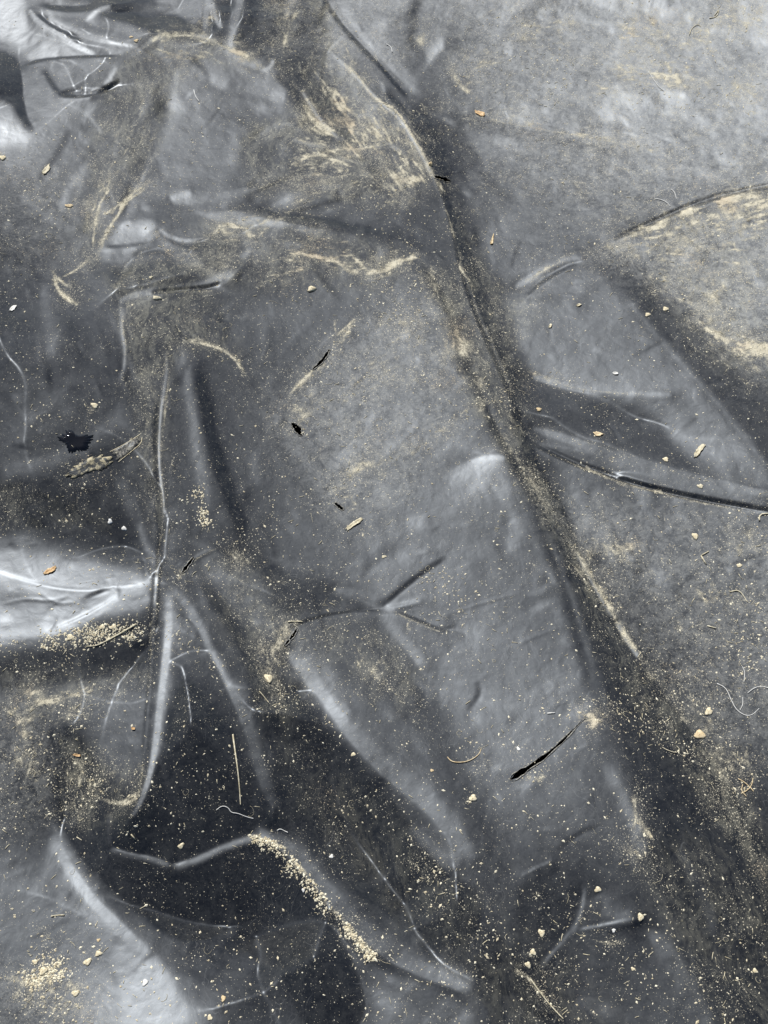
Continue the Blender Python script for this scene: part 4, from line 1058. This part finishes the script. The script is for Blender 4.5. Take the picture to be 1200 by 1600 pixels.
def flake(name, s, thick, mat, label, cat, group=None, cup=.0015):
    """a thin curled flake with an outline of its own"""
    P_ = smooth_line(np.vstack([pts(s), pts(s)[:1]]), 2)[:-1]
    kk = np.random.RandomState(len(label)*3+int(P_[0,0])); m_ = P_.mean(0); P_ = m_+(P_-m_)*(.86+.30*(kk.rand(len(P_), 1)-.5))
    x, y, z = on_sheet(P_[:,0], P_[:,1]); P3 = np.c_[x, y, z]
    c = P3.mean(0); rings = [P3*f+c*(1-f) for f in (1, .6, .25)]
    V = []; F = []; n = len(P3)
    for k, Rg in enumerate(rings):
        zz = height(Rg[:,0], Rg[:,1]); V.append(np.c_[Rg[:,:2], zz+thick+cup*(1, .35, .1)[k]*(1+.4*np.sin(np.arange(n)*.7))])
    V.append(np.c_[P3[:,:2], height(P3[:,0], P3[:,1])+cup*(1+.4*np.sin(np.arange(n)*.7))*.8])
    V = np.vstack(V+[[c[0], c[1], float(height(c[0], c[1]))+thick]])
    for k in range(2):
        for i in range(n): F.append((k*n+i, k*n+(i+1) % n, (k+1)*n+(i+1) % n, (k+1)*n+i))
    for i in range(n):
        F.append((2*n+i, 2*n+(i+1) % n, len(V)-1)); F.append((3*n+i, 3*n+(i+1) % n, (i+1) % n, i))
    o = grounded(mesh_py(name, V, F, mat), P3); return tag(o, label, cat, group)

G_ST, G_CL, G_FI, G_CH = 'loose straw pieces', 'clay clods on the sheet', 'curled root fibres', 'seed husks and flakes'
stem('straw_stem', '364,1148 367,1170 371,1198 374,1225 376,1258', .0013, .0007, M_STRAW, 'long upright thin straw stem on the dark fold between two grey ridges at lower left', 'straw', G_ST)
stem('straw_stem', '135,1010 150,1010 165,1003 188,990 213,976', .0006, .0014, M_STRAW, 'bent pale straw lying below the bright white highlight at the left', 'straw', G_ST)
stem('straw_stem', '80,1432 90,1430 101,1430', .0008, .0007, M_STRAW, 'short lone straw on the smooth grey slope at the lower left edge', 'straw', G_ST)
stem('straw_stem', '450,972 461,971 473,972', .0010, .0008, M_STRAW, 'short yellow straw at the clay covered end of the central crease', 'straw', G_ST)
stem('straw_stem', '405,1080 412,1088 420,1098', .0007, .0005, M_STRAW, 'short slanting straw just below the clay clod left of centre', 'straw', G_ST)
stem('straw_stem', '572,1503 578,1498 585,1491', .0010, .0008, M_STRAW, 'thick short straw at the lower end of the grit covered fold', 'straw', G_ST)
stem('straw_stem', '1096,868 1107,862', .0010, .0008, M_STRAW, 'upper arm of a small V of two straws at the right', 'straw', G_ST)
stem('straw_stem', '1095,869 1103,882', .0012, .0009, M_STRAW, 'lower arm of a small V of two straws at the right', 'straw', G_ST)
stem('straw_stem', '1186,814 1187,804 1201,803', .0013, .0010, M_STRAW, 'elbow shaped pale straw at the right edge just under the long dark crease', 'straw', G_ST, n=1)
stem('straw_stem', '1105,978 1118,982', .0010, .0008, M_STRAW, 'short straw among specks on the right, below a streak of clay', 'straw', G_ST)
stem('straw_stem', '1140,925 1155,922 1168,941', .0010, .0005, M_STRAW, 'bent straw in the clay streak near the right edge', 'straw', G_ST)
stem('straw_stem', '855,1115 867,1114', .0010, .0008, M_WHITE, 'tiny white straw just above the long slit', 'straw', G_ST)
stem('straw_stem', '205,1304 212,1312', .0010, .0008, M_STRAW, 'stubby straw in the dark hollow beside the bright narrow ridge', 'straw', G_ST)
stem('straw_stem', '120,1308 128,1313', .0007, .0006, M_STRAW, 'tiny straw at the rim of the black hollow, left side', 'straw', G_ST)
stem('root_fibre', '338,1266 347,1259 357,1262 361,1270 372,1271 384,1276 396,1279', .0005, .0004, M_WHITE, 'white squiggly fibre left of the second grey ridge near the bottom', 'fibre', G_FI)
stem('root_fibre', '433,1298 438,1295 446,1299 450,1301', .0005, .0004, M_WHITE, 'small bent white fibre above the heap of grit on the fold', 'fibre', G_FI)
stem('root_fibre', '1120,1068 1134,1075 1141,1092 1150,1110 1165,1119 1176,1117 1186,1107', .0006, .0004, M_WHITE, 'long hooked white fibre near the right edge, below the clay streak', 'fibre', G_FI)
stem('root_fibre', '1160,1090 1161,1100 1156,1110', .0005, .0004, M_WHITE, 'short fibre inside the curve of the long hooked white fibre', 'fibre', G_FI)
stem('root_fibre', '1160,1042 1164,1052 1162,1066', .0005, .0004, M_WHITE, 'wavy fibre above the long hooked white fibre', 'fibre', G_FI)
stem('root_fibre', '1168,1083 1178,1075 1190,1072 1202,1076', .0005, .0004, M_WHITE, 'arched fibre at the right edge beside the long hooked one', 'fibre', G_FI)
stem('root_fibre', '1035,1168 1044,1173 1056,1177 1063,1172 1057,1166', .0006, .0005, M_STRAW, 'looped pale fibre in the dark valley at lower right', 'fibre', G_FI)
stem('root_fibre', '1153,1217 1162,1222 1172,1230 1177,1237', .0008, .0006, M_TAN, 'upper tan fibre of the curly tuft at the lower right edge', 'fibre', G_FI)
stem('root_fibre', '1158,1240 1168,1235 1175,1226 1176,1216', .0008, .0006, M_TAN, 'crossing tan fibre of the curly tuft at the lower right edge', 'fibre', G_FI)
stem('root_fibre', '1160,1226 1158,1236 1166,1245', .0007, .0005, M_TAN, 'lowest tan fibre of the curly tuft at the lower right edge', 'fibre', G_FI)
stem('root_fibre', '1013,113 1022,125 1029,137 1038,142 1040,152', .0006, .0004, M_WHITE, 'white thread beneath the clay smears at the upper right', 'fibre', G_FI)
stem('root_fibre', '1022,310 1034,313 1042,317 1047,322', .0007, .0005, M_WHITE, 'small white forked fibre left of the thread near the upper right crease', 'fibre', G_FI)
stem('root_fibre', '1048,296 1054,301 1057,311', .0006, .0005, M_WHITE, 'short upright white fibre above the forked one near the upper right crease', 'fibre', G_FI)
stem('root_fibre', '604,70 611,73 613,82', .0010, .0006, M_WHITE, 'white comma shaped fibre right of the dark upper crease', 'fibre', G_FI)
stem('root_fibre', '303,141 305,150 311,159', .0009, .0006, M_WHITE, 'white comma shaped fibre on the clean grey patch at upper left', 'fibre', G_FI)
stem('root_fibre', '1077,55 1080,45 1090,38 1095,42', .0008, .0006, M_STRAW, 'hooked pale fibre beside a clay smear at the upper right', 'fibre', G_FI)
stem('root_fibre', '1108,29 1120,27 1124,14 1116,25', .0010, .0007, M_STRAW, 'folded pale fibre near the top right corner', 'fibre', G_FI, n=1)
stem('root_fibre', '699,1183 705,1190 716,1192 732,1190 748,1180 752,1170', .0008, .0006, M_TAN, 'curved dried rootlet on the grey band left of the long slit', 'fibre', G_FI)
stem('root_fibre', '829,1530 840,1546 855,1565 872,1584 880,1592', .0010, .0006, M_STRAW, 'pale rootlet running down to the bottom edge right of centre', 'fibre', G_FI)
flake('leaf_flake', '67,897 74,889 84,886 91,883 88,891 78,897 70,899', .0006, M_LEAF, 'orange leaf flake on the bright slope at the left edge', 'leaf', G_CH)
flake('leaf_flake', '741,174 750,173 760,178 759,184 750,182 743,178', .0006, M_LEAF, 'orange brown flake in the clay streak right of the upper crease', 'leaf', G_CH)
flake('leaf_flake', '925,676 935,674 945,679 938,683 928,681', .0006, M_TAN, 'flat tan flake in the dark strip right of centre', 'husk', G_CH)
flake('leaf_flake', '765,382 769,370 772,362 771,374 771,382 767,384', .0008, M_TAN, 'teardrop tan husk with a thin tail at upper centre right', 'husk', G_CH)
flake('leaf_flake', '538,828 546,819 556,812 570,806 566,815 554,822 542,832', .0006, M_STRAW, 'long pale flake on the grey band above the central star crease', 'husk', G_CH)
flake('leaf_flake', '112,1180 120,1177 130,1181 124,1184', .0006, M_LEAF, 'small orange brown flake in the black hollow at lower left', 'leaf', G_CH)
flake('leaf_flake', '204,1137 211,1136 212,1141 206,1142', .0006, M_LEAF, 'tiny orange flake left of the bright narrow ridge', 'leaf', G_CH)
flake('leaf_flake', '14,486 20,478 27,476 26,482 18,488', .0006, M_WHITE, 'small white flake near the left edge, upper half', 'husk', G_CH)
flake('leaf_flake', '65,270 72,260 79,255 80,263 73,273 66,275', .0008, M_STRAW, 'curled pale flake on the dusty film at upper left', 'husk', G_CH)
flake('leaf_flake', '1083,710 1089,700 1098,692 1106,694 1098,702 1092,712 1084,719', .0010, M_STRAW, 'frayed straw coloured clump on the dark strip at right', 'husk', G_CH)
flake('leaf_flake', '899,478 906,474 910,477 903,480', .0006, M_STRAW, 'small oval husk on the lit facet right of the main valley', 'husk', G_CH)
flake('leaf_flake', '956,583 963,581 968,585 960,587', .0006, M_WHITE, 'thin white husk just above the ridge line right of the valley', 'husk', G_CH)
flake('leaf_flake', '856,512 860,505 863,507 861,514', .0007, M_STRAW, 'upright oval husk on the lit facet near the valley', 'husk', G_CH)
lump('seed', 673, 257, 5, M_TAN, 'round yellow seed beside the black hole in the main fold', 'seed', None, 1, 0, .9)
lump('seed', 842, 640, 5, M_TAN, 'tan oval seed on the dark strip just right of the main valley', 'seed', G_CH, 1.4, -20, .6)
lump('seed', 487, 452, 7, M_CLAY, 'pale oval lump below the wavy line of clay at upper centre', 'clod', G_CL, 1.5, 10, .6)
lump('seed', 236, 434, 4.5, M_STRAW, 'small pale oval seed above the dark slot of the left fold', 'seed', G_CH, 1.1, 0, .7)
lump('seed', 245, 466, 6, M_STRAW, 'pale oval seed just below the dark slot of the left fold', 'seed', G_CH, 1.5, -5, .6)
for x_, y_, r_, e_, m_, lb in [
 (172,815,5,1.2,M_WHITE,'round white pebble, left one of two near the left fold'),(194,826,5,1.1,M_WHITE,'round white pebble, right one of two near the left fold'),
 (160,980,6,1.1,M_CLAY,'yellow clod under the left highlight, left one of two'),(177,980,6,1.3,M_CLAY,'yellow clod under the left highlight, right one of two'),
 (110,996,7,1.3,M_CLAY,'crumbly pale clod at the left end of the grit under the highlight'),
 (227,1535,7,1.0,M_WHITE,'pale ring shaped snail shell on the bright slope at the bottom left'),(349,1560,7,.8,M_TAN,'tan ring shaped seed case near the bottom, left of centre'),
 (739,1247,9,.9,M_CLAY,'rounded clod left of the lower end of the long slit'),(55,1503,6,1,M_CLAY,'round clod just above the bank of clay at the bottom left'),
 (137,1503,8,1.1,M_CLAY,'squarish clod on the grey slope at bottom left, lower of a pair'),(154,1490,7,1,M_CLAY,'squarish clod on the grey slope at bottom left, upper of a pair'),
 (154,1469,4,1,M_TAN,'tiny tan clod above a pair of squarish clods at bottom left'),(328,1590,6,1,M_CLAY,'clod at the bottom edge below the ring shaped seed case'),
 (68,1517,9,1,M_CLAY,'brown clod standing on the bank of clay at the bottom left'),(118,1552,8,.9,M_CLAY,'clod at the right end of the bank of clay at the bottom left'),
 (833,1488,7,1,M_CLAY,'clod above the pale rootlet at the bottom, middle of a column of three'),(846,1458,8,1,M_CLAY,'clod at bottom right, top one of a column of three'),
 (825,1508,7,1,M_CLAY,'clod at bottom right, lowest of a column of three'),(934,1390,7,1,M_CLAY,'clod on the small dusty ridge at lower right'),
 (959,1454,4,1.2,M_WHITE,'white pebble below the thin bright crease at lower right'),(1001,1433,8,1,M_CLAY,'yellow clod at the right tip of the thin bright crease'),
 (989,1514,5,.8,M_CLAY,'small clod near the lower end of the right hand light ray'),(1180,1517,5,1.3,M_CLAY,'lone clod at the dark lower right edge'),
 (420,1060,11,.9,M_CLAY,'large round clay clod left of centre under the crease'),(1093,1148,10,1.4,M_TAN,'brown chip of clay in the debris of the right valley'),
 (1107,1112,8,1.3,M_CLAY,'clay chip above the brown one in the right valley'),(1086,838,8,.9,M_CLAY,'pale clod on the grey film at right, below the long crease'),
 (1155,884,5,1.2,M_CLAY,'oval pale pebble near the right edge'),(810,1170,4,1.3,M_WHITE,'small pale pebble just left of the long slit'),
 (552,1179,5,1,M_CLAY,'round pebble on the bright diagonal ridge'),(675,1204,4,1,M_TAN,'tan speck sized pebble on the grey band'),
 (205,58,4,1,M_TAN,'brown crumb on the upper left fold, left of a pair'),(213,64,5,1,M_TAN,'brown crumb on the upper left fold, right of a pair'),
 (283,1322,6,1.2,M_CLAY,'star shaped clay crumb above the dark lower hollow'),(148,634,7,1.1,M_CLAY,'yellow crumbly clod left of the long vertical fold'),
 (518,1338,5,1,M_WHITE,'white pebble on the soft ridge right of the grit covered fold'),(474,1391,4,1,M_WHITE,'white pebble on the black slope under the grit covered fold'),
 (1040,718,6,1.2,M_CLAY,'low clod on the rounded ridge above the long dark crease'),(1094,760,5,1.5,M_STRAW,'flat pale pebble on the rounded ridge near the right edge'),
 (1040,483,6,1.2,M_CLAY,'flat pale clod on the dusty dark film at right'),(1012,492,6,1,M_CLAY,'crumbly clod at the edge of the lit facet at right'),
 (108,322,6,1.4,M_TAN,'reddish tan crumb on the dusty film at upper left'),(4,247,8,1,M_CLAY,'crumbly clod at the upper left edge'),(600,870,4,1.3,M_STRAW,'small oval pebble above the central star crease')]:
    lump('snail_shell' if 'snail' in lb else ('pebble' if 'pebble' in lb else ('seed_case' if 'seed case' in lb else 'clay_clod')), x_, y_, r_, m_, lb,
         'snail shell' if 'snail' in lb else ('pebble' if 'pebble' in lb else ('seed case' if 'seed case' in lb else 'clod')),
         G_CL if 'clod' in lb or 'crumb' in lb else ('pebbles on the sheet' if 'pebble' in lb else None), e_, (x_*13) % 90-45, .38, 0, 'ring' in lb)

# wet spot: a thin skin of water with an irregular outline
def wet():
    k = N('still_water_skin'); b = k.bsdf((.004, .004, .005, 1), .06); k.l(b.outputs[0], k.out.inputs[0]); return k.m
flake('water_spot', '88,683 94,680 99,676 101,670 107,669 113,672 118,677 126,680 136,678 146,679 149,684 144,690 141,696 142,702 135,707 125,706 118,710 108,709 102,704 104,698 100,692 91,689', .0010, wet(), 'small dark wet spot of water on the film, left of the long vertical fold', 'water', None, .0001)
k_ = N('muddy_scrap'); nn_ = k_.noise(120, 6, .7, .5)
b_ = k_.bsdf(k_.mix(k_.rng(nn_, .46, .58), (.03, .03, .028, 1), (.42, .36, .22, 1)), .6, k_.bump(nn_, .0008)); k_.l(b_.outputs[0], k_.out.inputs[0])
flake('film_scrap', '101,742 112,730 130,720 150,711 165,708 178,714 178,722 166,732 166,738 150,734 128,744 108,751', .0008, k_.m, 'muddy strip of thin film stuck below the dark wet spot', 'scrap', None, .0005)
flake('film_scrap', '172,706 190,697 205,688 219,679 222,684 221,693 205,706 185,722 178,716', .0006, M_TORN, 'clean dull strip of film above and right of the muddy strip', 'scrap', None, .0004)
scrap = bpy.data.objects['film_scrap.001']
for s in ('172,706 190,697 205,688 219,679', '222,684 221,693 205,706 185,722'):
    P3 = to3(s); P3[:,2] += .0006; V, F = tube(P3, .0006, 6, .7); V = V-np.array(scrap.location)
    mesh_py('clay_rim', V, F, M_CLAY, scrap)
